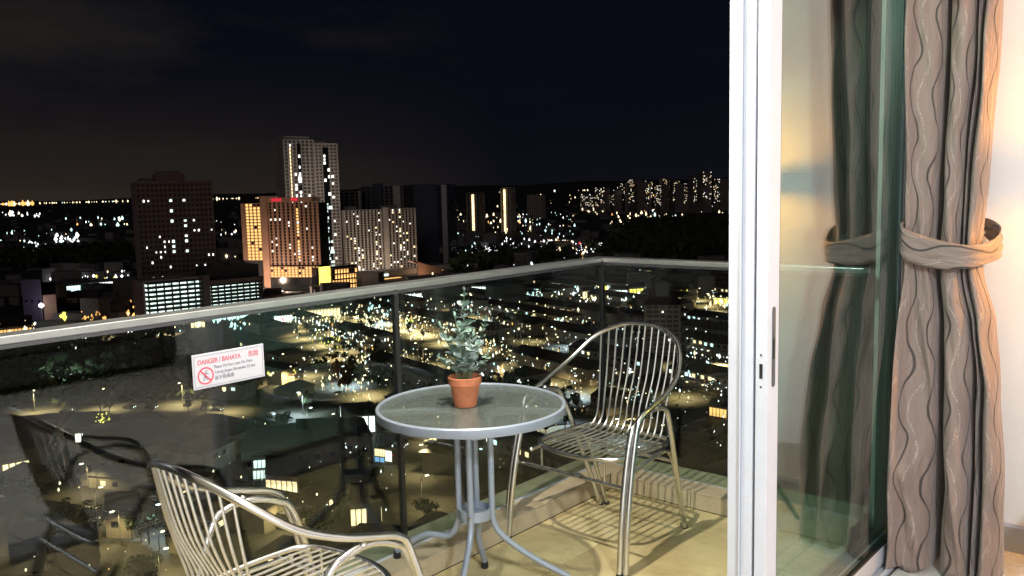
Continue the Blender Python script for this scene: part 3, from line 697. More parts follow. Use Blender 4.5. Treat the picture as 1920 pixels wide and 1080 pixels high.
# ---------------- stool whose leg shows mirrored in the door glass
st = thing('stool', 'dark upholstered stool with slanted black legs beside the side wall', 'stool', (-0.22, 3.50, 0))
part('seat', M().box(-0.22, -0.22, 0.40, 0.22, 0.22, 0.47), MAT['seatfab'], st, bevel=0.02)
for sx in (-1, 1):
    for sy in (-1, 1):
        part('leg', M().tube([(sx * 0.17, sy * 0.17, 0.40), (sx * 0.39, sy * 0.29 if sy > 0 else sy * 0.2, 0.0)] if sx < 0 else [(sx * 0.17, sy * 0.17, 0.40), (sx * 0.22, sy * 0.2, 0.0)], [0.017, 0.010], 10), MAT['blackwood'], st, smooth=True)
# ---------------- dark sofa added along the inner wall, to darken the reflection in the balcony glass
so = thing('sofa', 'long dark fabric sofa added along the inner wall of the room', 'sofa', (2.75, 2.55, 0))
part('base', M().box(-0.45, -1.3, 0.06, 0.45, 1.3, 0.30), MAT['seatfab'], so, bevel=0.02)
part('backrest', M().box(0.22, -1.3, 0.305, 0.48, 1.3, 0.90), MAT['seatfab'], so, bevel=0.05)
for y in (-1.02, 0, 1.02): part('cushion', M().box(-0.46, y - 0.36 if abs(y) > 0.5 else y - 0.65, 0.305, 0.215, y + 0.36 if abs(y) > 0.5 else y + 0.65, 0.46), MAT['seatfab'], so, bevel=0.04)
for y in (-1.45, 1.36): part('armrest', M().box(-0.45, y - 0.055, 0.06, 0.45, y + 0.14, 0.64), MAT['seatfab'], so, bevel=0.04)
#CITY

# ================================================================== THE CITY BELOW (ground at GZ)
R = random.Random(11)
MAT['earth'] = mat('dark_town_ground', (0.040, 0.040, 0.031), 0.9, noise=(0.02, 0.5))
MAT['asphalt'] = mat('asphalt', (0.060, 0.058, 0.055), 0.8, noise=(0.15, 0.2))
MAT['grass'] = mat('mown_grass', (0.045, 0.060, 0.025), 0.95, noise=(0.08, 0.35))
MAT['concrete'] = mat('weathered_concrete', (0.26, 0.25, 0.23), 0.85, noise=(0.1, 0.15))
MAT['roof_a'] = mat('red_brown_roof_tiles', (0.075, 0.042, 0.034), 0.8, noise=(0.6, 0.3))
MAT['roof_b'] = mat('grey_roof_tiles', (0.055, 0.055, 0.058), 0.8, noise=(0.6, 0.25))
MAT['roof_c'] = mat('metal_sheet_roof', (0.15, 0.15, 0.155), 0.6, 0.1, noise=(0.12, 0.15))
MAT['roof_d'] = mat('maroon_sheet_roof', (0.13, 0.035, 0.035), 0.6, noise=(0.15, 0.2))
MAT['house'] = mat('cream_house_wall', (0.24, 0.21, 0.17), 0.85, noise=(0.3, 0.1))
MAT['hedge'] = mat('dark_tree_leaves', (0.035, 0.055, 0.022), 0.8, noise=(0.4, 0.4))
MAT['bark'] = mat('tree_bark', (0.10, 0.08, 0.06), 0.9)
MAT['pole'] = mat('galvanised_pole', (0.35, 0.35, 0.34), 0.5, 0.6)
MAT['win'] = mat('dark_window_glass', (0.012, 0.014, 0.018), 0.12)
MAT['w_cool'] = glow('cool_lit_window', (0.80, 1.0, 0.92), 1.5, 0.55)
MAT['w_white'] = glow('white_lit_window', (1.0, 0.97, 0.88), 2.4, 0.5)
MAT['w_warm'] = glow('warm_lit_window', (1.0, 0.74, 0.40), 2.0, 0.5)
MAT['w_amber'] = glow('amber_lit_window', (1.0, 0.55, 0.17), 1.6, 0.5)
MAT['l_white'] = glow('white_light', (0.93, 0.97, 1.0), 3.0, 0.5)
MAT['l_cyan'] = glow('bluish_white_light', (0.62, 0.95, 0.93), 2.2, 0.5)
MAT['l_warm'] = glow('warm_light', (1.0, 0.80, 0.48), 2.6, 0.5)
MAT['l_amber'] = glow('amber_light', (1.0, 0.50, 0.14), 1.6, 0.5)
MAT['l_yellow'] = glow('yellow_light', (1.0, 0.86, 0.16), 1.7, 0.3)
MAT['l_red'] = glow('red_light', (1.0, 0.05, 0.06), 2.2, 0.2)
MAT['sign_red'] = glow('dim_red_sign_light', (0.9, 0.03, 0.06), 1.1)
MAT['l_pink'] = glow('pink_sign_light', (1.0, 0.20, 0.42), 1.4)
MAT['l_blue'] = glow('blue_sign_light', (0.25, 0.55, 0.95), 1.0)
MAT['lampglow'] = glow('street_lamp_glow', (1.0, 0.84, 0.50), 7.0)
MAT['lampcool'] = glow('street_lamp_cool_glow', (0.88, 0.96, 1.0), 7.0)

g = M(); g.add([(-45000, -45000, GZ), (45000, -45000, GZ), (45000, 45000, GZ), (-45000, 45000, GZ)], [(0, 1, 2, 3)])
struct('ground', g, MAT['earth'])

def dist(p): return math.hypot(p[0], p[1])
def ztop(P, px, py):
    d = fw + rt * ((px - 960) / F_PX) + up * ((540 - py) / F_PX)
    return EYE + d.z * dist(P) / math.hypot(d.x, d.y)

# ---- hills on the horizon
def ridge(name, az0, az1, D, prof, seed):
    rr = random.Random(seed); m = M(); n = 60; rows = []
    for j, (dd, hf) in enumerate(((D, 0), (D * 1.05, 0.75), (D * 1.12, 1.0), (D * 1.3, 0.6), (D * 1.5, 0.0))):
        for i in range(n + 1):
            t = i / n; a = rad(az0 + (az1 - az0) * t)
            k = t * (len(prof) - 1); k0 = int(min(k, len(prof) - 2)); hh = prof[k0] + (prof[k0 + 1] - prof[k0]) * (k - k0)
            hh *= (1 + 0.12 * math.sin(t * 37 + seed) + 0.07 * math.sin(t * 83))
            m.v.append((-math.sin(a) * dd, math.cos(a) * dd, GZ + hf * hh - 1))
    m.f = [(j * (n + 1) + i, j * (n + 1) + i + 1, (j + 1) * (n + 1) + i + 1, (j + 1) * (n + 1) + i) for j in range(4) for i in range(n)]
    return struct(name, m, MAT['hedge'], smooth=True)
ridge('hills', 84, 8, 15000, [120, 90, 70, 60, 90, 130, 150, 170, 160, 190, 230, 240, 200, 160], 3)
ridge('wooded_hill', 36, 12, 1500, [0, 6, 14, 20, 24, 28, 30, 30, 28, 24, 16], 8)

# ---- roads
roads = []
def road(pts, wd, name='road', z=0.02, m='asphalt'):
    P = spl([tuple(G(*p)) for p in pts], 6); roads.append(([(p.x, p.y) for p in P], wd))
    struct(name, M().sheet([(p.x, p.y) for p in P], wd, GZ + z + 0.004 * len(roads)), MAT[m])
    return P
lampM = M().tube([(0, 0, 0), (0, 0, 7.6), (0.25, 0, 8.0), (1.3, 0, 8.15)], [0.11, 0.08, 0.07, 0.06], 6).mesh('pole')
headM = {}
for k_, mm_ in (('warm', 'lampglow'), ('cool', 'lampcool')):
    hm_ = M().box(1.1, -0.22, 8.0, 2.0, 0.22, 8.16).mesh('lamp_head'); hm_.materials.append(MAT[mm_]); headM[k_] = hm_
lampM.materials.append(MAT['pole'])
LDATA = {}
def light_data(kind, watt):
    k = (kind, watt)
    if k not in LDATA:
        l = bpy.data.lights.new('street_light', 'SPOT'); l.energy = watt * 2.6; l.shadow_soft_size = 0.25; l.spot_size = rad(132); l.spot_blend = 0.6
        l.color = {'warm': (1.0, 0.70, 0.32), 'cool': (0.82, 0.93, 1.0), 'amber': (1.0, 0.5, 0.18)}[kind]
        LDATA[k] = l
    return LDATA[k]
nlamp = 0
def street_lamp(p, rz, kind='warm', watt=9000, scale=1.0, label=None, group=None):
    global nlamp
    t = thing('street_lamp', label or 'lit street lamp on a grey pole beside one of the town streets', 'street lamp', (p[0], p[1], GZ), rz,
              group or 'street lamps along the town streets')
    t.scale = (scale,) * 3
    link('pole', lampM, None, t); link('lamp_head', headM['warm' if kind != 'cool' else 'cool'], None, t)
    if watt:
        o = bpy.data.objects.new('street_light', light_data(kind, watt)); COL.objects.link(o); o.parent = t; o.location = (1.6, 0, 7.7)
    nlamp += 1
    return t
def lamps_along(P, step, wd, kind='warm', watt=9000, every=1, a=0.0, b=1.0, jitter=0.2):
    L = 0; acc = 0; k = 0
    tot = sum((P[i + 1] - P[i]).length for i in range(len(P) - 1))
    for i in range(len(P) - 1):
        d = P[i + 1] - P[i]; l = d.length
        while acc < l:
            f = (L + acc) / tot
            if a <= f <= b:
                p = P[i] + d * (acc / l); nn = Vector((-d.y, d.x, 0)).normalized()
                s = 1 if k % 2 else -1
                q = p + nn * s * (wd / 2 + 0.5)
                street_lamp(q, math.atan2(-nn.y * s, -nn.x * s), kind if R.random() > 0.12 else 'cool', watt if k % every == 0 else 0)
                k += 1
            acc += step * R.uniform(1 - jitter, 1 + jitter)
        acc -= l; L += l

P_ = road([(-80, 800), (30, 784), (110, 772), (210, 764), (330, 764), (430, 768), (510, 776), (580, 796), (640, 818), (700, 852), (780, 905), (880, 980)], 11)
lamps_along(P_, 24, 11, watt=8000, every=1, b=0.62); lamps_along(P_, 30, 11, watt=3200, every=1, a=0.62)
P_ = road([(640, 818), (700, 826), (790, 836), (900, 830), (1010, 800), (1100, 792), (1360, 812)], 9)
lamps_along(P_, 34, 9, watt=4500, every=1)
P_ = road([(-60, 960), (60, 930), (160, 938), (240, 985), (330, 1075), (360, 1120)], 8)
lamps_along(P_, 24, 8, watt=2200)
P_ = road([(-40, 1040), (80, 1025), (180, 1030), (280, 1055), (420, 1050), (560, 1000), (700, 985)], 7)
lamps_along(P_, 24, 7, watt=2200)
STREETS = [([(556, 604), (600, 597), (657, 596), (740, 612), (800, 628)], 8, 14000), ([(575, 634), (640, 656), (700, 662)], 8, 13000),
           ([(560, 620), (671, 625), (745, 621), (800, 624)], 7, 11000), ([(630, 671), (657, 673), (740, 684)], 7, 11000), ([(480, 699), (520, 700), (600, 706)], 7, 10000),
           ([(545, 722), (617, 716), (677, 730), (722, 760)], 7, 11000),
           ([(748, 608), (790, 624), (842, 644)], 7, 14000), ([(905, 601), (975, 608), (1046, 620)], 7, 12000), ([(1015, 568), (1070, 576), (1130, 587)], 8, 14000),
           ([(1135, 588), (1165, 590), (1200, 594)], 8, 14000), ([(900, 654), (970, 659), (1050, 667)], 7, 11000), ([(1068, 621), (1125, 630), (1180, 640)], 7, 9000),
           ([(746, 672), (790, 682), (842, 696)], 7, 13000), ([(890, 669), (940, 690), (995, 712)], 7, 10000), ([(1040, 718), (1075, 735), (1110, 754)], 7, 9000),
           ([(1130, 732), (1180, 740), (1236, 752)], 7, 9000), ([(1278, 686), (1320, 695), (1364, 706)], 7, 9000), ([(1320, 563), (1345, 582), (1364, 602)], 8, 9000),
           ([(765, 590), (820, 588), (900, 596)], 7, 9000), ([(1000, 640), (1060, 650), (1110, 664)], 7, 7000), ([(1285, 745), (1320, 752), (1364, 765)], 6, 6000),
           ([(1060, 800), (1160, 830), (1260, 860)], 7, 6000), ([(60, 640), (110, 643), (150, 650)], 8, 9000), ([(230, 630), (300, 628), (350, 626)], 8, 8000)]
for pts, wd, wt in STREETS:
    P_ = road(pts, wd); L_ = sum((P_[i + 1] - P_[i]).length for i in range(len(P_) - 1))
    lamps_along(P_, 13, wd, watt=wt * 1.25, every=2)

def near_road(x, y, pad):
    for P, wd in roads:
        for i in range(len(P) - 1):
            ax, ay = P[i]; bx, by = P[i + 1]; dx, dy = bx - ax, by - ay
            t = max(0, min(1, ((x - ax) * dx + (y - ay) * dy) / (dx * dx + dy * dy + 1e-9)))
            if math.hypot(x - ax - dx * t, y - ay - dy * t) < wd / 2 + pad: return True
    return False
reserved = []      # (x, y, radius)
def is_free(x, y, pad): return all(math.hypot(x - a, y - b) > r + pad for a, b, r in reserved)

# ---- big buildings: placed by their two front corners at the ground
class Bld:
    def __init__(s, name, label, cat, pL, pR, depth, group=None):
        s.L = G(*pL); s.R = G(*pR); d = s.R - s.L; s.w = math.hypot(d.x, d.y); s.rz = math.atan2(d.y, d.x); s.d = depth
        s.t = thing(name, label, cat, s.L, s.rz, group); s.h = None
        c = s.L + Vector((math.cos(s.rz), math.sin(s.rz), 0)) * s.w / 2 + Vector((-math.sin(s.rz), math.cos(s.rz), 0)) * depth / 2
        reserved.append((c.x, c.y, max(s.w, depth) * 0.55))
    def z(s, px, py, fx=0.0):
        P = s.L.lerp(s.R, fx); return ztop(P, px, py) - GZ
    def core(s, x0, x1, z0, z1, m='win', y0=0.6, y1=None, name='wall'):
        return part(name, M().box(x0, y0, z0, x1, y1 or s.d, z1), MAT[m], s.t)
    def grid(s, x0, x1, z0, z1, nb, nf, m, pier=0.22, slab=0.30, side=True, yd=0.0, pier_h=None, name='facade_frame'):
        """piers and floor bands standing proud of the glazing, on the front and both ends"""
        q = M(); bw = (x1 - x0) / nb; fh = (z1 - z0) / nf
        for i in range(nb + 1):
            a = x0 + bw * i; q.box(a - bw * pier / 2, yd, z0, a + bw * pier / 2, yd + 0.9, z1)
        for j in range(nf + 1):
            b = z0 + fh * j; q.box(x0, yd + 0.15, b - fh * slab / 2, x1, yd + 0.8, b + fh * slab / 2)
        if side:
            nd = max(2, int(s.d / bw)); bd = s.d / nd
            for xx, xe in ((x0 - 0.45, x0 + 0.1), (x1 - 0.1, x1 + 0.45)):
                for i in range(nd + 1): q.box(xx, yd + bd * i - bd * pier / 2, z0, xe, yd + bd * i + bd * pier / 2, z1)
                for j in range(nf + 1): q.box(xx + 0.1, yd, z0 + fh * j - fh * slab / 2, xe - 0.1, s.d, z0 + fh * j + fh * slab / 2)
        o = part(name, q, MAT[m], s.t); o['kind'] = 'stuff'
        return bw, fh
    def lit(s, x0, z0, bw, fh, cells, mm, wf=0.62, hf=0.5, y=0.45, name='lit_window'):
        me = M().box(-bw * wf / 2, 0, -fh * hf / 2, bw * wf / 2, 0.12, fh * hf / 2).mesh(name); me.materials.append(MAT[mm])
        for (i, j) in cells:
            o = link(name, me, None, s.t, loc=(x0 + bw * (i + 0.5), y, z0 + fh * (j + 0.5)))
            if hf < 0.9 and wf < 1.3 and mm != 'w_amber': o.scale = (R.uniform(0.55, 1.15), 1, R.uniform(0.6, 1.1))

def wallm(key, c, amt=0.12): MAT[key] = mat(key, c, 0.85, noise=(0.12, amt)); return key
wallm('brown_facade', (0.24, 0.165, 0.16)); wallm('grey_recess_shade', (0.12, 0.11, 0.10)); wallm('brown_recess_shade', (0.09, 0.06, 0.06)); wallm('grey_facade', (0.50, 0.44, 0.40)); wallm('pink_facade', (0.50, 0.30, 0.21)); wallm('cream_facade', (0.46, 0.40, 0.34))  # cores get darkened copies of the facade colours, as recess shade
wallm('purple_lit_facade', (0.13, 0.10, 0.17)); wallm('navy_facade', (0.075, 0.09, 0.13)); wallm('pale_facade', (0.52, 0.52, 0.54)); wallm('dim_facade', (0.16, 0.15, 0.15)); wallm('dark_facade', (0.05, 0.05, 0.055))  # the hall's purple light is put into its wall colour

# A: broad brown slab with two lit parking bays
b = Bld('apartment_block', 'broad dark brown apartment block with scattered lit windows and a stepped roof, far left', 'apartment block', (273, 604), (411, 592), 26)
H = b.z(262, 343); b.core(0, b.w, 0, H - 0.5, m='brown_recess_shade')
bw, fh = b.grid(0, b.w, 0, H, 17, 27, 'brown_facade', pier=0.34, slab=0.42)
part('roof_plant', M().box(b.w * 0.27, 4, H, b.w * 0.66, 18, b.z(300, 326)), MAT['brown_facade'], b.t)
part('roof_plant', M().box(b.w * 0.30, 6, b.z(300, 326), b.w * 0.62, 15, b.z(300, 320)), MAT['brown_facade'], b.t)
part('parapet', M().box(-0.6, -0.1, H, b.w + 0.6, 1.0, H + 1.1), MAT['brown_facade'], b.t)
for k_ in range(5): part('water_tank', M().lathe([(1.3, 0), (1.3, 2.4), (0.4, 3.0)], 12, (b.w * (0.08 + 0.035 * k_), 8, H)), MAT['brown_facade'], b.t)
for i_ in (3, 9, 14):
    for j_ in range(2, 26): part('balcony', M().box(bw * i_ + 0.3, -1.0, fh * j_ - 0.3, bw * (i_ + 1) - 0.3, 0.0, fh * j_ + 0.7), MAT['brown_facade'], b.t)
cells_cool = [(7, 23), (10, 23), (7, 21), (7, 19), (10, 19), (10, 18), (10, 16), (10, 15), (7, 15), (7, 14), (7, 13), (10, 13)]
b.lit(0, 0, bw, fh, cells_cool, 'w_cool', wf=1.15, hf=0.55)
cells = [(2, 23), (1, 23), (12, 19), (12, 17), (13, 17), (16, 17), (4, 16), (5, 15), (6, 15), (1, 14), (3, 13), (4, 13), (5, 13), (4, 12), (2, 11), (6, 10), (12, 10), (14, 10), (16, 12), (15, 12), (2, 8), (4, 8), (6, 8), (12, 8), (13, 8), (15, 8), (15, 9), (5, 14), (16, 8), (12, 7)]
b.lit(0, 0, bw, fh, cells, 'w_white', wf=0.34, hf=0.42)

# parking podium in front of A, seven lit decks
b = Bld('parking_podium', 'multi-storey car park with brightly lit open decks at the foot of the brown block', 'car park', (279, 618), (498, 592), 24)
zt = b.z(275, 533); zt2 = b.z(487, 520, 1.0)
def bay(x0, x1, z0, z1, nlev, ncol, dark_top):
    part('deck_glow_panel', M().box(x0, 6.0, z0, x1, 6.3, z1), MAT['w_cool'], b.t)  # glowing panel puts the decks' lamp light into the back wall
    lv = (z1 - z0) / nlev
    for j in range(nlev + 1):
        part('deck', M().box(x0 - 0.3, 0.2, z0 + lv * j - 0.55, x1 + 0.3, 6.0, z0 + lv * j + 0.55), MAT['dark_facade'], b.t)
    for i in range(ncol + 1):
        xx = x0 + (x1 - x0) * i / ncol
        part('column', M().box(xx - 0.35, 0, z0, xx + 0.35, 0.9, z1), MAT['dark_facade'], b.t)
s_ = b.w
bay(s_ * 0.02, s_ * 0.46, 0, zt, 10, 7, 2); bay(s_ * 0.535, s_ * 0.985, 0, zt2 - 2.5, 10, 8, 2)
part('wall', M().box(0, 6.4, 0, s_ * 0.47, 24, zt + 1.5).box(s_ * 0.475, 0.4, 0, s_ * 0.525, 6.35, zt2 + 4), MAT['brown_facade'], b.t)
part('wall', M().box(s_ * 0.53, 6.4, 0, s_, 24, zt2 + 8), MAT['dark_facade'], b.t)
part('parapet', M().box(s_ * 0.53, 0.1, zt2 - 1.9, s_, 6.35, zt2 + 0.5), MAT['brown_facade'], b.t)

# B: tallest tower
b = Bld('apartment_tower', 'tallest apartment tower on the skyline, with lit window columns', 'apartment tower', (545, 532), (643, 524), 24)
H = b.z(528, 262); H2 = b.z(625, 270, 1.0)
b.core(0, b.w * 0.56, 0, H - 0.5, m='grey_recess_shade'); b.core(b.w * 0.56 + 0.3, b.w, 0, H2 - 0.5, m='grey_recess_shade')
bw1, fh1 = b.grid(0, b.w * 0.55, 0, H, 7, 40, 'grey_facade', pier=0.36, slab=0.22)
bw2, fh2 = b.grid(b.w * 0.57, b.w, 0, H2, 6, 40, 'grey_facade', pier=0.30, slab=0.34, yd=0.3)
part('roof_plant', M().box(b.w * 0.04, 3, H, b.w * 0.5, 16, H + 3), MAT['grey_facade'], b.t)
part('roof_plant', M().box(b.w * 0.60, 3, H2, b.w * 0.8, 14, H2 + 2.2), MAT['grey_facade'], b.t)
part('dark_recess_strip', M().box(bw1 * 3.05, -0.15, fh1 * 4, bw1 * 3.95, 0.3, H - 3), MAT['win'], b.t)  # flat dark strips drawn in place of shaded window recesses
part('dark_recess_strip', M().box(b.w * 0.57 + bw2 * 2.05, 0.1, fh2 * 4, b.w * 0.57 + bw2 * 3.6, 0.5, H2 - 3), MAT['win'], b.t)
for j_ in range(5, 39):
    part('balcony', M().box(bw1 * 4.2, -1.1, fh1 * j_ - 0.25, bw1 * 5.8, 0.0, fh1 * j_ + 0.75), MAT['grey_facade'], b.t)
    part('balcony', M().box(b.w * 0.57 + bw2 * 4.2, -0.8, fh2 * j_ - 0.25, b.w * 0.57 + bw2 * 5.7, 0.3, fh2 * j_ + 0.75), MAT['grey_facade'], b.t)
b.lit(0, 0, bw1, fh1, [(1, j) for j in range(22, 38)], 'w_warm', wf=0.22, hf=0.98)
b.lit(0, 0, bw1, fh1, [(3, 35), (3, 32), (3, 30), (3, 28), (2, 27), (2, 26), (3, 25), (3, 24), (3, 23), (3, 22), (1, 38), (2, 24), (5, 24), (5, 21), (6, 9), (6, 8), (5, 13), (2, 30)], 'w_white', wf=0.5, hf=0.85, y=-0.35)
b.lit(b.w * 0.57, 0, bw2, fh2, [(2, 36), (2, 35), (2, 34), (3, 32), (2, 29), (3, 30), (4, 30), (4, 28), (4, 24), (3, 25), (4, 17), (4, 13), (2, 17), (3, 9), (4, 6)], 'w_white', wf=0.6, hf=0.8, y=-0.1)
b.lit(b.w * 0.57, 0, bw2, fh2, [(2, 22), (2, 21), (3, 21), (2, 20), (2, 18), (2, 15), (2, 14), (2, 12), (2, 11), (3, 11), (2, 9), (3, 8), (2, 7), (2, 6), (3, 5)], 'w_cool', wf=0.95, hf=0.85, y=-0.1)

lamp('facade_wash', 'POINT', (b.w * 0.3, -40, 30), 24000, (1.0, 0.88, 0.76), b.t, shadow_soft_size=2)  # added point lamp without a fixture, brightens the tower face
lamp('facade_wash', 'POINT', (b.w * 0.6, -45, 90), 16000, (1.0, 0.90, 0.80), b.t, shadow_soft_size=2)  # second added lamp, hung in the air to lift the upper floors
# C: hotel with amber wing, pink fin and red letters
b = Bld('hotel', 'pinkish hotel block with an amber lit wing and red letters along its roof', 'hotel', (470, 546), (602, 546), 20)
zt = b.z(455, 382); zf = b.z(492, 368, 0.2); zm = b.z(550, 378, 0.6); zp = b.z(550, 497, 0.6); zw = b.z(490, 488, 0.2)
xs = b.w / 132.0     # metres to a photograph pixel here
def X(p): return (p - 470) * xs * 1.0 + (0)
x_w0, x_w1 = X(461), X(499)
part('wing_side_wall', M().box(x_w0 - 1, 1, zw, x_w0 + 3.2, 18, zt), MAT['pink_facade'], b.t)
b.core(x_w0 + 3.3, x_w1 - 1, zw, zt - 1, name='wing_wall')
part('wing_base', M().box(x_w0 - 1, 3, 0, x_w1 - 1, 18, zw - 0.1), MAT['dark_facade'], b.t)
bw, fh = b.grid(x_w0 + 3.3, x_w1 - 1, zw, zt, 4, 18, 'pink_facade', pier=0.25, slab=0.25, side=False, name='wing_frame')
b.lit(x_w0 + 3.3, zw, bw, fh, [(i, j) for i in range(4) for j in range(18) if R.random() < 0.93], 'w_amber', wf=0.80, hf=0.72)
part('fin_wall', M().box(x_w1, -2, 0, x_w1 + 5.5, 18, zf), MAT['pink_facade'], b.t)
xm0, xm1 = x_w1 + 5.6, b.w
b.core(xm0, xm1, 0, zm - 1, name='main_wall')
bw, fh = b.grid(xm0, xm1, zp, zm, 11, 20, 'pink_facade', pier=0.52, slab=0.20, side=False, name='main_frame')
b.lit(xm0, zp, bw, fh, [(i, j) for i in range(11) for j in range(20) if R.random() < 0.10], 'w_white', wf=0.35, hf=0.6)
b.lit(xm0, zp, bw, fh, [(6, j) for j in range(2, 19) if j % 5 != 3], 'w_amber', wf=0.55, hf=0.7)
bw, fh = b.grid(xm0, xm1, zp * 0.55, zp - 1, 14, 4, 'pink_facade', pier=0.3, slab=0.2, side=False, yd=-2, name='podium_frame')
b.core(xm0, xm1, 0, zp - 1.2, y0=-1.4, y1=0.5, name='podium_wall')
b.lit(xm0, zp * 0.55, bw, fh, [(i, j) for i in range(14) for j in range(4) if R.random() < 0.85], 'w_amber', wf=0.62, hf=0.75, y=-1.6, name='podium_window')
part('roof_band', M().box(xm0, -0.6, zm, xm1 - 4, 17, zm + 3.4), MAT['pink_facade'], b.t)
for k, xx in enumerate((0.12, 0.19, 0.26, 0.52, 0.59)):
    q = M(); cx_ = xm0 + (xm1 - xm0) * xx
    q.box(cx_ - 1.0, -1.0, zm + 0.4, cx_ - 0.45, -0.7, zm + 3.0).box(cx_ + 0.45, -1.0, zm + 0.4, cx_ + 1.0, -0.7, zm + 3.0).box(cx_ - 0.44, -1.0, zm + 1.4, cx_ + 0.44, -0.7, zm + 2.0)
    if k % 2: q.box(cx_ - 0.44, -1.0, zm + 2.4, cx_ + 0.44, -0.7, zm + 3.0)
    part('sign_letter', q, MAT['sign_red'], b.t)
lamp('facade_wash', 'POINT', (x_w1 + 2, -30, 6), 48000, (1.0, 0.72, 0.52), b.t, shadow_soft_size=1.5)  # unseen lamps standing in for the hotel's floodlighting
lamp('facade_wash', 'POINT', (b.w * 0.75, -30, 5), 24000, (1.0, 0.74, 0.56), b.t, shadow_soft_size=1.5)
b2 = Bld('annex_block', 'low block with a glowing yellow front and amber lit floors right of the hotel', 'building', (596, 548), (672, 540), 16)
h2 = b2.z(600, 500)
b2.core(0, b2.w, 0, h2 * 0.96); part('yellow_front', M().box(b2.w * 0.05, -0.3, h2 * 0.25, b2.w * 0.32, 0.3, h2 * 0.98), MAT['l_yellow'], b2.t)
bw, fh = b2.grid(b2.w * 0.36, b2.w, 0, h2 * 0.85, 9, 4, 'pink_facade', side=False)
b2.lit(b2.w * 0.36, 0, bw, fh, [(i, j) for i in range(9) for j in range(4) if R.random() < 0.8], 'w_amber', wf=0.6, hf=0.7)

# D: cream apartment block with vertical fins
b = Bld('apartment_block', 'long cream apartment block with many vertical fins, right of the tallest tower', 'apartment block', (652, 524), (782, 512), 22)
H = b.z(645, 395); zp = b.z(660, 500)
b.core(0, b.w, 0, H - 0.5)
bw, fh = b.grid(0, b.w, 0, H, 20, 28, 'cream_facade', pier=0.42, slab=0.20)
part('stair_tower', M().box(b.w * 0.53, -1.2, 0, b.w * 0.60, 1.0, H + 1.5), MAT['cream_facade'], b.t)
part('roof_plant', M().box(b.w * 0.62, 5, H, b.w * 0.78, 16, H + 3.5), MAT['dim_facade'], b.t)
part('roof_plant', M().box(b.w * 0.10, 5, H, b.w * 0.20, 16, H + 3), MAT['dim_facade'], b.t)
b.lit(0, 0, bw, fh, [(i, j) for i in range(20) for j in range(3, 28) if R.random() < (0.20 if i in (2, 3, 4, 8, 9, 14, 15, 16) else 0.05)], 'w_white', wf=0.36, hf=0.6)
b.lit(0, 0, bw, fh, [(i, j) for i in range(20) for j in range(3, 27) if R.random() < (0.16 if i in (1, 15, 8) else 0.03)], 'w_warm', wf=0.5, hf=0.85)
lamp('facade_wash', 'POINT', (b.w * 0.4, -32, 6), 26000, (1.0, 0.82, 0.66), b.t, shadow_soft_size=1.5)  # added lamp without a fixture, lifts the cream front
b = Bld('shopping_arcade', 'low shopping arcade with lit terraces and a curved brown roof below the cream block', 'shopping arcade', (668, 538), (830, 520), 18)
h_ = b.z(670, 514)
part('wall', M().box(0, 0.5, 0, b.w, 18, h_ * 0.55), MAT['dim_facade'], b.t)
part('lit_terrace', M().box(b.w * 0.04, 0.1, h_ * 0.60, b.w * 0.36, 0.6, h_ * 0.78), MAT['w_cool'], b.t)
part('lit_terrace', M().box(0, -0.3, h_ * 0.36, b.w * 0.50, 0.2, h_ * 0.42), MAT['w_amber'], b.t)
part('upper_floor', M().box(0, 1.0, h_ * 0.56, b.w * 0.72, 18, h_), MAT['cream_facade'], b.t)
cv = M(); n_ = 10
for k in range(n_):
    a0 = k / n_; a1 = (k + 1) / n_
    z0_ = h_ * (1.55 - 0.62 * math.sin(a0 * PI / 2)); z1_ = h_ * (1.55 - 0.62 * math.sin(a1 * PI / 2))
    cv.add([(b.w * (0.70 + 0.3 * a0), 0, z0_), (b.w * (0.70 + 0.3 * a1), 0, z1_), (b.w * (0.70 + 0.3 * a1), 16, z1_), (b.w * (0.70 + 0.3 * a0), 16, z0_),
            (b.w * (0.70 + 0.3 * a0), 0, h_ * 0.4), (b.w * (0.70 + 0.3 * a1), 0, h_ * 0.4)], [(0, 1, 2, 3), (0, 4, 5, 1)])
part('curved_roof', cv, MAT['pink_facade'], b.t)
lamp('facade_wash', 'POINT', (b.w * 0.7, -12, 5), 3500, (1.0, 0.65, 0.4), b.t, shadow_soft_size=1)  # added lamp without a fixture, warms the arcade and curved roof

# E: dim towers standing behind
def slab_tower(label, pL, pR, top, depth, m, stripes=(), side=None, litn=0):
    b = Bld('apartment_tower', label, 'apartment tower', pL, pR, depth)
    H = b.z(pL[0], top); b.core(0, b.w, 0, H - 1, y0=0.3)
    nb = max(3, int(b.w / 5)); bw, fh = b.grid(0, b.w, 0, H, nb, int(H / 3.4), m, pier=0.4, slab=0.35)
    for (f0, f1, mm, dz) in stripes:
        part('tower_fin', M().box(b.w * f0, -1.4, 0, b.w * f1, 2, H + dz), MAT[mm], b.t)
    if litn:
        nf = int(H / 3.4)
        b.lit(0, 0, bw, fh, [(R.randrange(nb), R.randrange(3, nf)) for _ in range(litn)], 'w_white', wf=0.5, hf=0.7)
    return b
slab_tower('dim grey tower just right of the tallest tower', (640, 505), (682, 504), 360, 26, 'dim_facade', ((0.9, 1.0, 'grey_facade', 1),))
slab_tower('dim tower with a dark navy strip behind the cream block', (684, 499), (760, 499), 350, 26, 'dim_facade', ((0.28, 0.50, 'navy_facade', 3), (0.78, 0.95, 'grey_facade', 0)))
slab_tower('dark navy tower with one pale corner strip, right end of the dim group', (776, 494), (842, 494), 348, 28, 'navy_facade', ((-0.18, 0.0, 'dim_facade', 0), (0.02, 0.70, 'navy_facade', 1.5), (0.86, 1.0, 'pale_facade', 0)))
slab_tower('slim distant tower with one lit stair strip, left of the pair', (877, 436), (900, 436), 362, 20, 'dim_facade', ((0.42, 0.58, 'w_warm', -3),), litn=3)
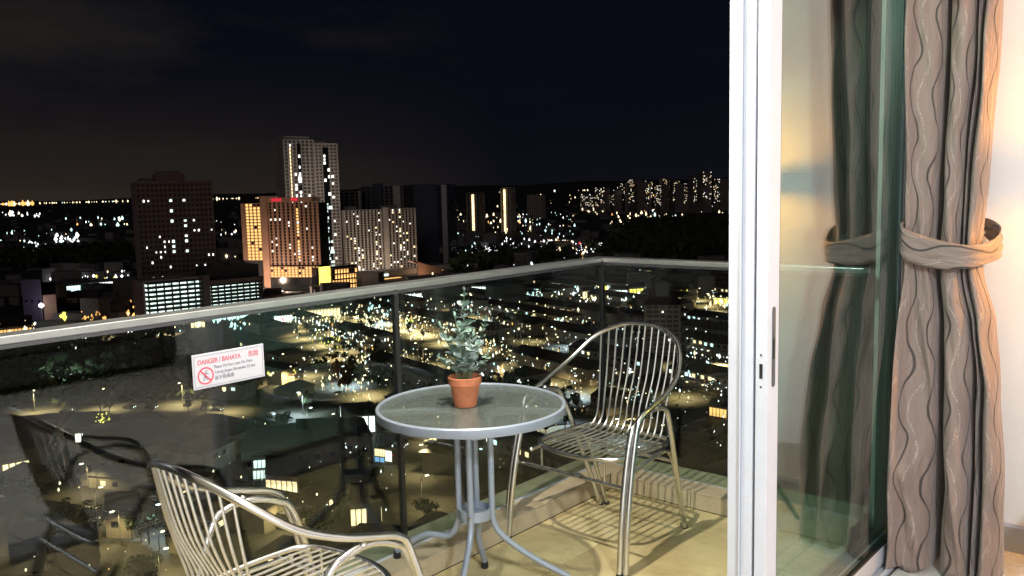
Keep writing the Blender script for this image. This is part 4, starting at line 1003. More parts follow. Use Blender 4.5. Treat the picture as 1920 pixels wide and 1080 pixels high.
slab_tower('slim distant tower with one lit stair strip, right of the pair', (941, 434), (958, 434), 352, 20, 'cream_facade', ((0.30, 0.48, 'w_warm', -3),), litn=3)
slab_tower('small unlit block on the horizon right of the two slim towers', (990, 410), (1014, 410), 366, 20, 'cream_facade')

# F: block standing below the rail
b = Bld('apartment_block', 'slim cream apartment block with a red roof, behind the right chair', 'apartment block', (1212, 668), (1274, 668), 16)
H = b.z(1212, 572); b.core(0, b.w, 0, H - 0.4, m='dim_facade', y0=0.5)
bw, fh = b.grid(0, b.w, 0, H, 5, 11, 'cream_facade', pier=0.22, slab=0.42)
b.lit(0, 0, bw, fh, [(2, 9), (3, 3)], 'w_white', wf=0.4, hf=0.5)
rf_ = M(); rf_.add([(-1, -1, H), (b.w + 1, -1, H), (b.w + 1, 17, H), (-1, 17, H), (3, 8, H + 6), (b.w - 3, 8, H + 6)], [(0, 1, 5, 4), (1, 2, 5), (2, 3, 4, 5), (3, 0, 4), (0, 3, 2, 1)])
part('roof', rf_, MAT['roof_a'], b.t)
part('roof_plant', M().box(b.w * 0.3, 4, H + 3.2, b.w * 0.7, 12, H + 10), MAT['dim_facade'], b.t)

# G: high-rise cluster on the right-hand hill
ORD = ['first', 'second', 'third', 'fourth', 'fifth', 'sixth', 'seventh', 'eighth', 'ninth', 'tenth', 'eleventh', 'twelfth', 'thirteenth', 'fourteenth', 'fifteenth']
rc = random.Random(4)
hill = [(1088, 1112, 366), (1114, 1134, 352), (1140, 1152, 356), (1158, 1172, 344), (1176, 1190, 337), (1192, 1206, 342), (1210, 1224, 339), (1228, 1240, 348), (1243, 1256, 335), (1262, 1276, 338), (1282, 1292, 344), (1300, 1314, 330), (1318, 1334, 322), (1338, 1350, 336), (1353, 1366, 346)]
for i, (a, c_, tp) in enumerate(hill):
    b = Bld('distant_tower', ('%s high-rise block from the left in the lit cluster on the right horizon' % ORD[i]), 'tower block', (a, 396 + rc.uniform(-2, 3)), (c_, 396 + rc.uniform(-2, 3)), 24, 'high-rise cluster on the right horizon')
    H = b.z(a, tp); b.core(0, b.w, 0, H, m='dim_facade', y0=0)
    nb = 8; nf = 34; me = {}
    for key, pr_ in (('w_white', 0.07), ('w_warm', 0.09)):
        q = M(); bw = b.w / nb; fh = H / nf
        for x in range(nb):
            for y in range(9, nf):
                if rc.random() < pr_: q.box(bw * (x + 0.2), -0.4, fh * (y + 0.2), bw * (x + 0.62), -0.1, fh * (y + 0.75))
        if q.v:
            o = part('lit_window', q, MAT[key], b.t); o['kind'] = 'stuff'

# H: low halls, shops and stations, each with what makes it stand out
DWIN = M().box(0, -0.10, 0, 1.6, 0, 1.3).mesh('window'); DWIN.materials.append(MAT['win'])
def hall(name, label, cat, quad, h, roof, wall='house', ridge=0.0, lit=None, strips=(), group=None):
    """quad: four ground corners in the photograph, front-left, front-right, back-right, back-left"""
    P = [G(*q) for q in quad]; c = sum(P, Vector()) / 4
    t = thing(name, label, cat, (c.x, c.y, GZ), 0, group)
    reserved.append((c.x, c.y, max((p - c).length for p in P) * 0.85))
    q = [(p.x - c.x, p.y - c.y) for p in P]
    part('wall', M().prism(q, 0, h), MAT[wall], t)
    e = [(x * 1.03, y * 1.03) for x, y in q]
    r = M()
    if ridge:
        a = ((e[0][0] + e[3][0]) / 2, (e[0][1] + e[3][1]) / 2, h + ridge); b_ = ((e[1][0] + e[2][0]) / 2, (e[1][1] + e[2][1]) / 2, h + ridge)
        vs = [(x, y, h + 0.02) for x, y in e] + [a, b_]
        r.add(vs, [(0, 1, 5, 4), (2, 3, 4, 5), (1, 2, 5), (3, 0, 4), (3, 2, 1, 0)])
    else:
        r.prism(e, h + 0.02, h + 0.5)
    part('roof', r, MAT[roof], t)
    for ed in (0, 1, 3):          # ordinary dark windows along the walls
        A = Vector((*q[ed], 0)); B = Vector((*q[(ed + 1) % 4], 0)); d = B - A; L = d.length; nn = Vector((d.y, -d.x, 0)).normalized(); an = math.atan2(d.y, d.x)
        if lit and any(l_[0] == ed for l_ in lit) or L < 8 or h < 4: continue
        nw = min(14, int(L / 4.2))
        for k in range(nw):
            p = A + d * ((k + 0.5) / nw) + nn * 0.05
            link('window', DWIN, None, t, loc=(p.x - math.cos(an) * 0.8, p.y - math.sin(an) * 0.8, h * 0.45), rot=(0, 0, an))
    if lit:     # (edge, from, to, z0, z1, material, count)
        for (ed, f0, f1, z0, z1, mm, n) in lit:
            A = Vector((*q[ed], 0)); B = Vector((*q[(ed + 1) % 4], 0)); d = B - A; L = d.length; nn = Vector((d.y, -d.x, 0)).normalized()
            an = math.atan2(d.y, d.x); w_ = L * (f1 - f0) / n
            me = M().box(0, -0.12, 0, w_ * 0.78, 0.0, z1 - z0).mesh('lit_window'); me.materials.append(MAT[mm])
            for k in range(n):
                p = A + d * (f0 + (f1 - f0) * k / n) + nn * 0.05
                link('lit_window', me, None, t, loc=(p.x, p.y, z0), rot=(0, 0, an))
    return t
hall('warehouse', 'large grey sheet-roofed warehouse beyond the left chair', 'warehouse', [(150, 905), (335, 872), (300, 822), (175, 838)], 7, 'roof_c', ridge=2.5)
hall('warehouse', 'maroon roofed hall below the road at the left edge', 'warehouse', [(-40, 905), (90, 880), (140, 812), (-20, 825)], 7, 'roof_d', ridge=3, lit=[(0, 0.35, 0.75, 1, 3.6, 'w_warm', 4)])
hall('shop_building', 'low shop building with white lit shopfronts beside the yellow lit tree', 'shop', [(72, 838), (200, 830), (205, 800), (85, 806)], 5, 'roof_b', lit=[(0, 0.10, 0.40, 0.8, 3.6, 'l_cyan', 4), (0, 0.55, 0.95, 0.8, 3.4, 'w_white', 4)])
hall('shop_building', 'small brightly lit stall with a red awning at the left edge', 'shop', [(18, 860), (62, 855), (60, 826), (20, 830)], 4, 'roof_d', lit=[(0, 0.05, 0.95, 0.6, 3.2, 'w_warm', 6)])
hall('apartment_house', 'flat roofed house with a row of small lit windows left of the warehouse roof', 'house', [(226, 826), (300, 820), (300, 802), (230, 806)], 5, 'roof_b', lit=[(0, 0.05, 0.95, 1.2, 2.8, 'w_white', 9)])
hall('factory_hall', 'long dark flat-roofed hall under the glass table reflection', 'hall', [(455, 902), (640, 878), (600, 838), (470, 858)], 8, 'roof_c', lit=[(3, 0.1, 0.7, 4, 6, 'w_cool', 3)])
hall('factory_hall', 'wide brown-roofed hall with a lit white end wall', 'hall', [(560, 862), (700, 870), (668, 828), (560, 838)], 8, 'roof_b', ridge=2.5, lit=[(1, 0.05, 0.9, 1, 6.5, 'l_cyan', 3)])
hall('petrol_station', 'petrol station with a brilliant white canopy front beside the main road', 'petrol station', [(642, 816), (706, 812), (700, 788), (640, 792)], 6, 'roof_b', lit=[(0, 0.0, 1.0, 0.6, 5.6, 'l_white', 5), (3, 0.0, 1.0, 0.6, 5.6, 'l_white', 2)])
hall('restaurant', 'restaurant with a blue lit awning and white lit front by the bend', 'restaurant', [(704, 868), (736, 872), (735, 848), (706, 846)], 4.5, 'roof_c', lit=[(0, 0.0, 0.6, 0.5, 1.8, 'l_blue', 2), (0, 0.62, 1.0, 1, 4, 'w_white', 3), (0, 0.0, 0.6, 2.2, 4.2, 'w_warm', 4)])
hall('office_building', 'low office with a cluster of white lit windows above the left chair arm', 'office', [(474, 905), (512, 902), (506, 872), (472, 876)], 7, 'roof_b', lit=[(0, 0.05, 0.95, 1.0, 3.2, 'w_cool', 5), (0, 0.1, 0.9, 4.0, 6.0, 'l_cyan', 4)])
hall('villa', 'villa with tall amber lit windows over the left chair', 'villa', [(500, 940), (562, 945), (556, 905), (506, 900)], 7, 'roof_a', ridge=2.5, lit=[(0, 0.02, 0.98, 0.8, 5.6, 'w_warm', 6)])
hall('villa', 'villa with one warm lit veranda right of the amber windows', 'villa', [(648, 925), (694, 925), (690, 895), (650, 893)], 5, 'roof_b', ridge=2.5, lit=[(0, 0.2, 0.85, 0.5, 2.6, 'w_warm', 3)])
hall('villa', 'corner villa with a bright pale yellow gable near the seat of the left chair', 'villa', [(658, 992), (716, 988), (708, 955), (662, 958)], 6, 'roof_a', ridge=3, lit=[(0, 0.02, 0.55, 0.8, 4.6, 'w_warm', 3), (1, 0.1, 0.7, 1, 4, 'w_warm', 2)])
hall('villa', 'gabled house with pale roof at the lower left corner', 'villa', [(20, 1075), (90, 1070), (95, 1035), (30, 1038)], 6, 'roof_c', 'house', 3)
hall('villa', 'dark gabled house beside the pale roofed one at the lower left', 'villa', [(110, 1090), (190, 1080), (185, 1042), (118, 1045)], 6, 'roof_b', 'house', 3.5)
hall('villa', 'brown roofed house near the slatted back of the left chair', 'villa', [(200, 1010), (270, 1008), (262, 975), (205, 975)], 6, 'roof_a', 'house', 3)
# lit shop rows under the rail
def shops(label, x0, y0, x1, y1, dy, h, mm, n, roof='roof_b', dim=1.0):
    hall('shop_row', label, 'shop row', [(x0, y0), (x1, y1), (x1 + 3, y1 - dy), (x0 + 3, y0 - dy)], h, roof, lit=[(0, 0.02, 0.98, 0.7, h * 0.85, mm, n)])
shops('shop row with cyan white fronts left under the handrail, above the sign', 396, 603, 478, 596, 7, 5, 'l_cyan', 12)
shops('small warm lit shop above the left part of the warning sign', 358, 617, 386, 614, 6, 4, 'w_warm', 4)
shops('short shop row with white fronts right above the warning sign', 514, 607, 562, 603, 6, 5, 'l_white', 8)
shops('shop row with warm white fronts under the handrail, left of the black joint', 568, 599, 640, 592, 7, 6, 'w_warm', 11)
shops('shop row with bluish white fronts left of the potted plant', 748, 566, 822, 563, 8, 6, 'l_white', 9)
shops('yellow and amber fronted shop just left of the plant tip', 838, 556, 882, 556, 8, 7, 'l_yellow', 4)
shops('brightest white shopping hall behind the tip of the plant', 884, 558, 930, 558, 10, 9, 'l_white', 7)
shops('long cyan white shop row right of the plant tip', 940, 557, 1012, 555, 7, 6, 'l_cyan', 12)
shops('warm white shop row left of the corner joint', 1092, 561, 1132, 560, 7, 6, 'w_warm', 7)
shops('bright white shop row right of the corner joint', 1142, 561, 1178, 561, 7, 7, 'l_white', 6)
shops('yellow lit shop row ending near the slim cream block', 1180, 561, 1208, 559, 8, 8, 'l_yellow', 4)
shops('yellow lit shop row at the right edge against the door frame', 1338, 571, 1372, 573, 7, 5, 'l_yellow', 5)
shops('dim lit row of sheds far below the right handrail', 1180, 516, 1310, 513, 4, 4, 'w_warm', 14)
shops('white lit market row beyond the right chair back', 1318, 704, 1364, 712, 10, 4, 'l_cyan', 7)
shops('amber lit eating house beside the door frame', 1330, 782, 1364, 788, 12, 4, 'w_amber', 5)
hall('station_hall', 'long pale station hall with white lit windows near the left edge', 'station', [(112, 556), (168, 551), (170, 541), (116, 545)], 9, 'roof_c', lit=[(0, 0, 1, 1, 7.5, 'l_cyan', 10)])
hall('viaduct', 'long pale viaduct running to the left of the brown block', 'viaduct', [(168, 549), (262, 541), (262, 536), (168, 543)], 8, 'concrete', 'concrete', lit=[(0, 0.0, 0.5, 6.0, 7.6, 'l_white', 8)])
hall('office_building', 'purple washed windowless hall beside the bright white flood light', 'hall', [(46, 600), (82, 600), (84, 575), (46, 575)], 26, 'roof_b', 'purple_lit_facade')
hall('domed_hall', 'brown rounded hall right of the purple washed one', 'hall', [(84, 600), (108, 598), (108, 582), (84, 582)], 16, 'roof_a', 'pink_facade', ridge=6)
hall('food_court', 'orange lit food court with a pale gable roof at the left end of the handrail', 'food court', [(-20, 640), (62, 632), (60, 612), (-20, 616)], 7, 'roof_a', ridge=3, lit=[(0, 0.0, 1.0, 1, 5.5, 'w_amber', 12)])
lamp('facade_wash', 'POINT', tuple(G(78, 606) + Vector((0, 0, 12))), 2500, (0.85, 0.85, 1.0), None, shadow_soft_size=1)
fl = thing('flood_light_mast', 'brilliant white floodlight in the dark park left of the warning sign', 'floodlight', tuple(G(133, 742)))
part('mast', M().tube([(0, 0, 0), (0, 0, 8)], 0.12, 8), MAT['pole'], fl); part('lamp_head', M().box(-0.7, -0.4, 8, 0.7, 0.4, 9.0), MAT['lampcool'], fl)
lamp('flood_lamp', 'POINT', (0, -1, 7.6), 9000, (0.85, 1.0, 0.95), fl, shadow_soft_size=0.3)
fl = thing('flood_light_mast', 'brilliant white floodlight standing before the purple washed hall', 'floodlight', tuple(G(80, 602)))
part('mast', M().tube([(0, 0, 0), (0, 0, 9)], 0.2, 8), MAT['pole'], fl); part('lamp_head', M().lathe([(0, -1.8), (1.6, -0.6), (1.6, 0.6), (0, 1.8)], 12, (0, 0, 10)), MAT['l_white'], fl)
# signs
for (px__, py__, mm, lab) in ((745, 556, 'l_pink', 'pink neon sign on a post under the handrail beside the black joint'), (1133, 552, 'l_yellow', 'yellow sign board on a mast by the corner joint'), (940, 562, 'l_red', 'red sign board right of the brightest shopping hall')):
    p = G(px__, py__ + 9); t = thing('sign_board', lab, 'sign', tuple(p))
    part('post', M().tube([(0, 0, 0), (0, 0, 6)], 0.2, 6), MAT['pole'], t); part('board', M().box(-2.2, -0.3, 6, 2.2, 0.3, 9), MAT[mm], t); t.rotation_euler = (0, 0, rad(38))

# ---- grass fields and woods
def field(name, pts, z, m='grass'):
    P = [G(*p) for p in pts]; return struct(name, M().add([(p.x, p.y, GZ + z) for p in P], [tuple(range(len(P)))]), MAT[m])
field('grass_field', [(395, 792), (540, 800), (625, 826), (560, 850), (470, 862), (380, 850)], 0.012)
field('grass_field', [(180, 800), (330, 782), (420, 800), (360, 850), (200, 842)], 0.010, 'grass')
field('car_park', [(640, 832), (720, 822), (780, 850), (715, 872)], 0.014, 'asphalt')

def leaf_cloud(m, c, rx, rz_, n, s, rr):
    for _ in range(n):
        while True:
            a, b_, d = rr.uniform(-1, 1), rr.uniform(-1, 1), rr.uniform(-1, 1)
            q = a * a + b_ * b_ + d * d
            if 0.25 < q < 1: break
        p = Vector((c[0] + a * rx, c[1] + b_ * rx, c[2] + d * rz_))
        u = Vector((rr.uniform(-1, 1), rr.uniform(-1, 1), rr.uniform(-1, 1))).normalized(); v = u.orthogonal().normalized()
        k = s * rr.uniform(0.6, 1.3)
        m.add([p - u * k, p + v * k * 0.6, p + u * k, p - v * k * 0.6], [(0, 1, 2, 3)])
TREES = []
for sd_ in range(4):
    rr = random.Random(sd_ + 30); m = M()
    for _ in range(6):
        a = rr.uniform(0, 2 * PI); r = rr.uniform(0, 1.7)
        leaf_cloud(m, (r * math.cos(a), r * math.sin(a), rr.uniform(3.8, 7.0)), rr.uniform(1.2, 2.0), rr.uniform(0.9, 1.6), 60, 0.42, rr)
    cm_ = m.mesh('crown'); cm_.materials.append(MAT['hedge'])
    tm = M().tube([(0, 0, 0), (0.05, 0.1, 2.2), (0.2, 0, 4.8)], [0.22, 0.16, 0.07], 7).tube([(0.03, 0.05, 2.0), (0.9, 0.5, 4.2)], [0.10, 0.04], 5).tube([(0.03, 0.05, 2.4), (-0.8, -0.4, 4.6)], [0.10, 0.04], 5).mesh('trunk'); tm.materials.append(MAT['bark'])
    TREES.append((cm_, tm))
def tree(p, s, label, group):
    cm_, tm = R.choice(TREES); t = thing('tree', label, 'tree', (p[0], p[1], GZ), R.uniform(0, 6.28), group); t.scale = (s, s, s * R.uniform(0.85, 1.2))
    link('crown', cm_, None, t); link('trunk', tm, None, t)
cnt = 0
for P, wd in roads:
    for i in range(len(P) - 1):
        if R.random() < 0.42 and cnt < 120:
            d = Vector((P[i + 1][0] - P[i][0], P[i + 1][1] - P[i][1])); nn = Vector((-d.y, d.x)).normalized(); s = R.choice((-1, 1))
            q = (P[i][0] + nn.x * s * (wd / 2 + 3.5), P[i][1] + nn.y * s * (wd / 2 + 3.5))
            tree(q, R.uniform(0.6, 1.1), 'small leafy street tree lit by the lamps beside a town street', 'street trees beside the lit streets'); cnt += 1
p = G(196, 828); cm_, tm = TREES[0]
t = thing('tree', 'tree hung with yellow lights beside the low white lit shops', 'tree', tuple(p)); link('trunk', tm, None, t); link('crown', cm_, None, t)
q = M(); rr = random.Random(2)
for _ in range(60):
    a = rr.uniform(0, 6.28); r = rr.uniform(0, 2.6); q.box(*(lambda x, y, z: (x - .14, y - .14, z - .14, x + .14, y + .14, z + .14))(r * math.cos(a), r * math.sin(a), rr.uniform(2.5, 9)))
o = part('fairy_lights', q, MAT['l_yellow'], t); o['kind'] = 'stuff'

def wood(name, poly, n, smin, smax, seed):
    rr = random.Random(seed); m = M(); xs_ = [p[0] for p in poly]; ys_ = [p[1] for p in poly]; k = 0
    while k < n:
        x, y = rr.uniform(min(xs_), max(xs_)), rr.uniform(min(ys_), max(ys_)); ins = False; j = len(poly) - 1
        for i in range(len(poly)):
            if (poly[i][1] > y) != (poly[j][1] > y) and x < (poly[j][0] - poly[i][0]) * (y - poly[i][1]) / (poly[j][1] - poly[i][1]) + poly[i][0]: ins = not ins
            j = i
        if not ins: continue
        k += 1; p = G(x, y)
        if near_road(p.x, p.y, 3) or not is_free(p.x, p.y, 2): continue
        s = rr.uniform(smin, smax) ; leaf_cloud(m, (p.x, p.y, GZ + s * 0.75), s * 0.8, s * 0.75, 26, s * 0.26, rr)
    o = part(name, m, MAT['hedge'], None); tag(o, 'dark mass of trees in the unlit park', None, None, 'stuff'); return o
wood('woodland', [(0, 672), (330, 655), (420, 720), (380, 752), (60, 762), (0, 762)], 420, 4, 9, 1)
wood('woodland', [(560, 690), (740, 700), (860, 720), (1000, 730), (1100, 790), (900, 800), (740, 780)], 110, 3, 6, 2)
wood('woodland', [(0, 480), (240, 470), (250, 500), (0, 512)], 200, 8, 14, 3)
wood('woodland', [(1160, 440), (1364, 415), (1364, 500), (1130, 500)], 420, 10, 18, 5)
wood('woodland', [(850, 490), (1120, 470), (1130, 482), (850, 520)], 120, 7, 12, 6)

# ---- detached houses of the near quarter
MAT['villa_wall'] = mat('pale_villa_wall', (0.30, 0.27, 0.21), 0.85, noise=(0.3, 0.15))
rv = random.Random(44); VD = []
for v_ in range(4):
    a, b_ = 5.0 + v_ * 0.8, 4.2 + (v_ % 2) * 1.2; ht = (3.4, 6.0, 3.6, 6.2)[v_]
    w1 = M().box(-a, -b_, 0, a, b_, ht).box(a + 0.01, -b_ * 0.3, 0, a + 3.2, b_ * 0.8, ht * 0.62).mesh('wall'); w1.materials.append(MAT['villa_wall'])
    r1 = M().add([(-a - .7, -b_ - .7, ht), (a + .7, -b_ - .7, ht), (a + .7, b_ + .7, ht), (-a - .7, b_ + .7, ht), (-a + b_ * .8, 0, ht + 2.4), (a - b_ * .8, 0, ht + 2.4)], [(0, 1, 5, 4), (1, 2, 5), (2, 3, 4, 5), (3, 0, 4), (3, 2, 1, 0)])
    r1.box(a + 0.72, -b_ * 0.3 - .4, ht * .62 + .01, a + 3.6, b_ * .8 + .4, ht * .62 + .3); r1 = r1.mesh('roof'); r1.materials.append(MAT[('roof_a', 'roof_b', 'roof_c', 'roof_a')[v_]]); VD.append((w1, r1, a, b_, ht))
vwin = {}
for k_ in ('w_white', 'w_warm', 'w_cool', 'win'):
    me = M().box(-0.8, -0.08, 0, 0.8, 0, 1.2).mesh('window'); me.materials.append(MAT[k_]); vwin[k_] = me
placed = 0; RN = ['low red brown', 'tall grey', 'low metal sheet', 'tall red brown']
for _ in range(2600):
    if placed >= 95: break
    px__, py__ = rv.uniform(-30, 860), rv.uniform(700, 1085)
    if px__ > 560 and py__ < 800: continue
    if px__ < 440 and py__ < 800: continue
    p = G(px__, py__)
    if near_road(p.x, p.y, 7) or not is_free(p.x, p.y, 6.5): continue
    reserved.append((p.x, p.y, 6.0)); placed += 1
    w1, r1, a, b_, ht = rv.choice(VD); lit_ = rv.random() < 0.6
    t = thing('detached_house', ('detached house with a %s roof and lit windows in the near quarter' if lit_ else 'unlit detached house with a %s roof in the near quarter') % RN[VD.index((w1, r1, a, b_, ht))], 'house', (p.x, p.y, GZ), rad(rv.choice((20, 110, 200, 290)) + rv.uniform(-9, 9)),
              ('lit detached houses with a %s roof' if lit_ else 'unlit detached houses with a %s roof') % RN[VD.index((w1, r1, a, b_, ht))])
    link('wall', w1, None, t); link('roof', r1, None, t)
    for k in range(4):
        k_ = rv.choice(('w_white', 'w_warm', 'w_warm', 'w_cool')) if (lit_ and rv.random() < 0.5) else 'win'
        sd_ = 1 if k % 2 else -1
        link('window', vwin[k_], None, t, loc=((-1.9 if k < 2 else 1.9), sd_ * (b_ + 0.02), 1.0 if ht < 5 else 3.6), rot=(0, 0, PI if sd_ > 0 else 0))

# ---- terrace houses
def house_meshes():
    out = []
    for wv, roof in ((0, 'roof_a'), (1, 'roof_b'), (2, 'roof_a')):
        wl, dp, ht = 7.4, 12 + wv, 6.2
        me = M().box(-wl / 2, -dp / 2, 0, wl / 2, dp / 2, ht).box(-wl / 2 + 0.4, -dp / 2 - 2.6, 0, wl / 2 - 0.4, -dp / 2 - 0.01, 2.9).mesh('wall'); me.materials.append(MAT['house'])
        e = 0.5; r = M(); r.add([(-wl / 2 - 0.05, -dp / 2 - e, ht), (wl / 2 + 0.05, -dp / 2 - e, ht), (wl / 2 + 0.05, dp / 2 + e, ht), (-wl / 2 - 0.05, dp / 2 + e, ht), (-wl / 2 - 0.05, 0, ht + 2.6), (wl / 2 + 0.05, 0, ht + 2.6)],
                                [(0, 1, 5, 4), (2, 3, 4, 5), (1, 2, 5), (3, 0, 4), (3, 2, 1, 0)])
        rm = r.mesh('roof'); rm.materials.append(MAT[roof]); out.append((me, rm, dp))
    return out
HM = house_meshes()
RT = lambda rm: 'grey' if rm.materials[0] == MAT['roof_b'] else 'red brown'
wins = {}
for k_ in ('w_white', 'w_warm', 'l_white', 'l_cyan'):
    me = M().box(-0.75, -0.10, 0, 0.75, 0, 1.3).mesh('window'); me.materials.append(MAT[k_]); wins[k_] = me
dwin = M().box(-0.75, -0.08, 0, 0.75, 0, 1.3).mesh('window'); dwin.materials.append(MAT['win'])
porch = {}
for k_ in ('l_white', 'l_warm', 'l_cyan'):
    me = M().box(-0.35, -0.35, -0.12, 0.35, 0.35, 0.12).mesh('porch_lamp'); me.materials.append(MAT[k_]); porch[k_] = me
uA = rad(-13.5); cu_, su_ = math.cos(uA), math.sin(uA)
cand = []
for a in range(-110, 130):
    for b_ in range(-8, 30):
        x0, y0 = -290, 300; x = x0 + a * 7.55 * cu_ - b_ * 27.0 * su_; y = y0 + a * 7.55 * su_ + b_ * 27.0 * cu_
        if a % 14 == 0: continue
        px__, py__ = pix((x, y, GZ + 4))
        if px__ < 470 or px__ > 1375 or py__ > 900: continue
        if py__ < 500 + 0.137 * (1130 - min(px__, 1130)) + 12: continue
        if py__ > 770 and px__ < 770: continue
        if near_road(x, y, 8.5) or not is_free(x, y, 8): continue
        if 60 < (a * 37 + b_ * 11) % 100 < 68: continue
        cand.append((dist((x, y)), x, y, b_))
cand.sort()
rh = random.Random(21); rest = {'wall': M(), 'roof': M()}
print('houses', len(cand), 'lamps', nlamp)
for k, (D_, x, y, b_) in enumerate(cand):
    rz = uA + (0 if b_ % 2 else PI)
    if k < 290:
        me, rm, dp = rh.choice(HM); litk = rh.random()
        t = thing('terrace_house', ('two storey terrace house with lit windows under a %s pitched roof' if litk < 0.5 else 'two storey terrace house with dark windows under a %s pitched roof') % RT(rm), 'house', (x, y, GZ), rz,
                  ('lit terrace houses with %s roofs' if litk < 0.5 else 'unlit terrace houses with %s roofs') % RT(rm))
        link('wall', me, None, t); link('roof', rm, None, t)
        for wx in (-1.8, 1.8):
            on = litk < 0.5 and rh.random() < 0.75
            link('window', wins[rh.choice(('w_white', 'w_warm', 'w_warm', 'l_cyan'))] if on else dwin, None, t, loc=(wx, -dp / 2 - 0.02, 4.1))
        if litk < 0.5: link('porch_lamp', porch[rh.choice(('l_white', 'l_warm', 'l_warm', 'l_cyan'))], None, t, loc=(rh.uniform(-2, 2), -dp / 2 - 2.9, 2.7))
    else:
        mx = Matrix.Translation((x, y, GZ)) @ Matrix.Rotation(rz, 4, 'Z')
        rest['wall'].box(-3.7, -6, 0, 3.7, 6, 6.2, mx)
        rest['roof'].add([tuple(mx @ Vector(p)) for p in ((-3.75, -6.5, 6.2), (3.75, -6.5, 6.2), (3.75, 6.5, 6.2), (-3.75, 6.5, 6.2), (-3.75, 0, 8.8), (3.75, 0, 8.8))], [(0, 1, 5, 4), (2, 3, 4, 5), (1, 2, 5), (3, 0, 4)])
if rest['wall'].v:
    me_ = rest['wall'].mesh('far_housing'); me_.materials.append(MAT['house']); me_.materials.append(MAT['roof_b'])
    o = link('far_housing', me_); tag(o, kind='stuff'); o2 = part('roofs', rest['roof'], MAT['roof_b'], o); o2['kind'] = 'stuff'
# far low-rise town: plain blocks that only show as dark lumps between lights
q = M(); rr = random.Random(77)
for _ in range(900):
    px__ = rr.uniform(-20, 1380); py__ = rr.uniform(385, 600); rail_y = 500 + 0.137 * (1130 - min(px__, 1130))
    if py__ > rail_y + 60: continue
    p = G(px__, py__)
    if not is_free(p.x, p.y, 8) or near_road(p.x, p.y, 8): continue
    w_, d_, h_ = rr.uniform(8, 26), rr.uniform(8, 16), rr.choice((4, 6, 6, 9, 14))
    q.box(-w_ / 2, -d_ / 2, 0, w_ / 2, d_ / 2, h_, Matrix.Translation((p.x, p.y, GZ)) @ Matrix.Rotation(rr.choice((0.3, 1.1, 0.7)), 4, 'Z'))
tag(part('distant_town', q, MAT['dim_facade'], None), kind='stuff')

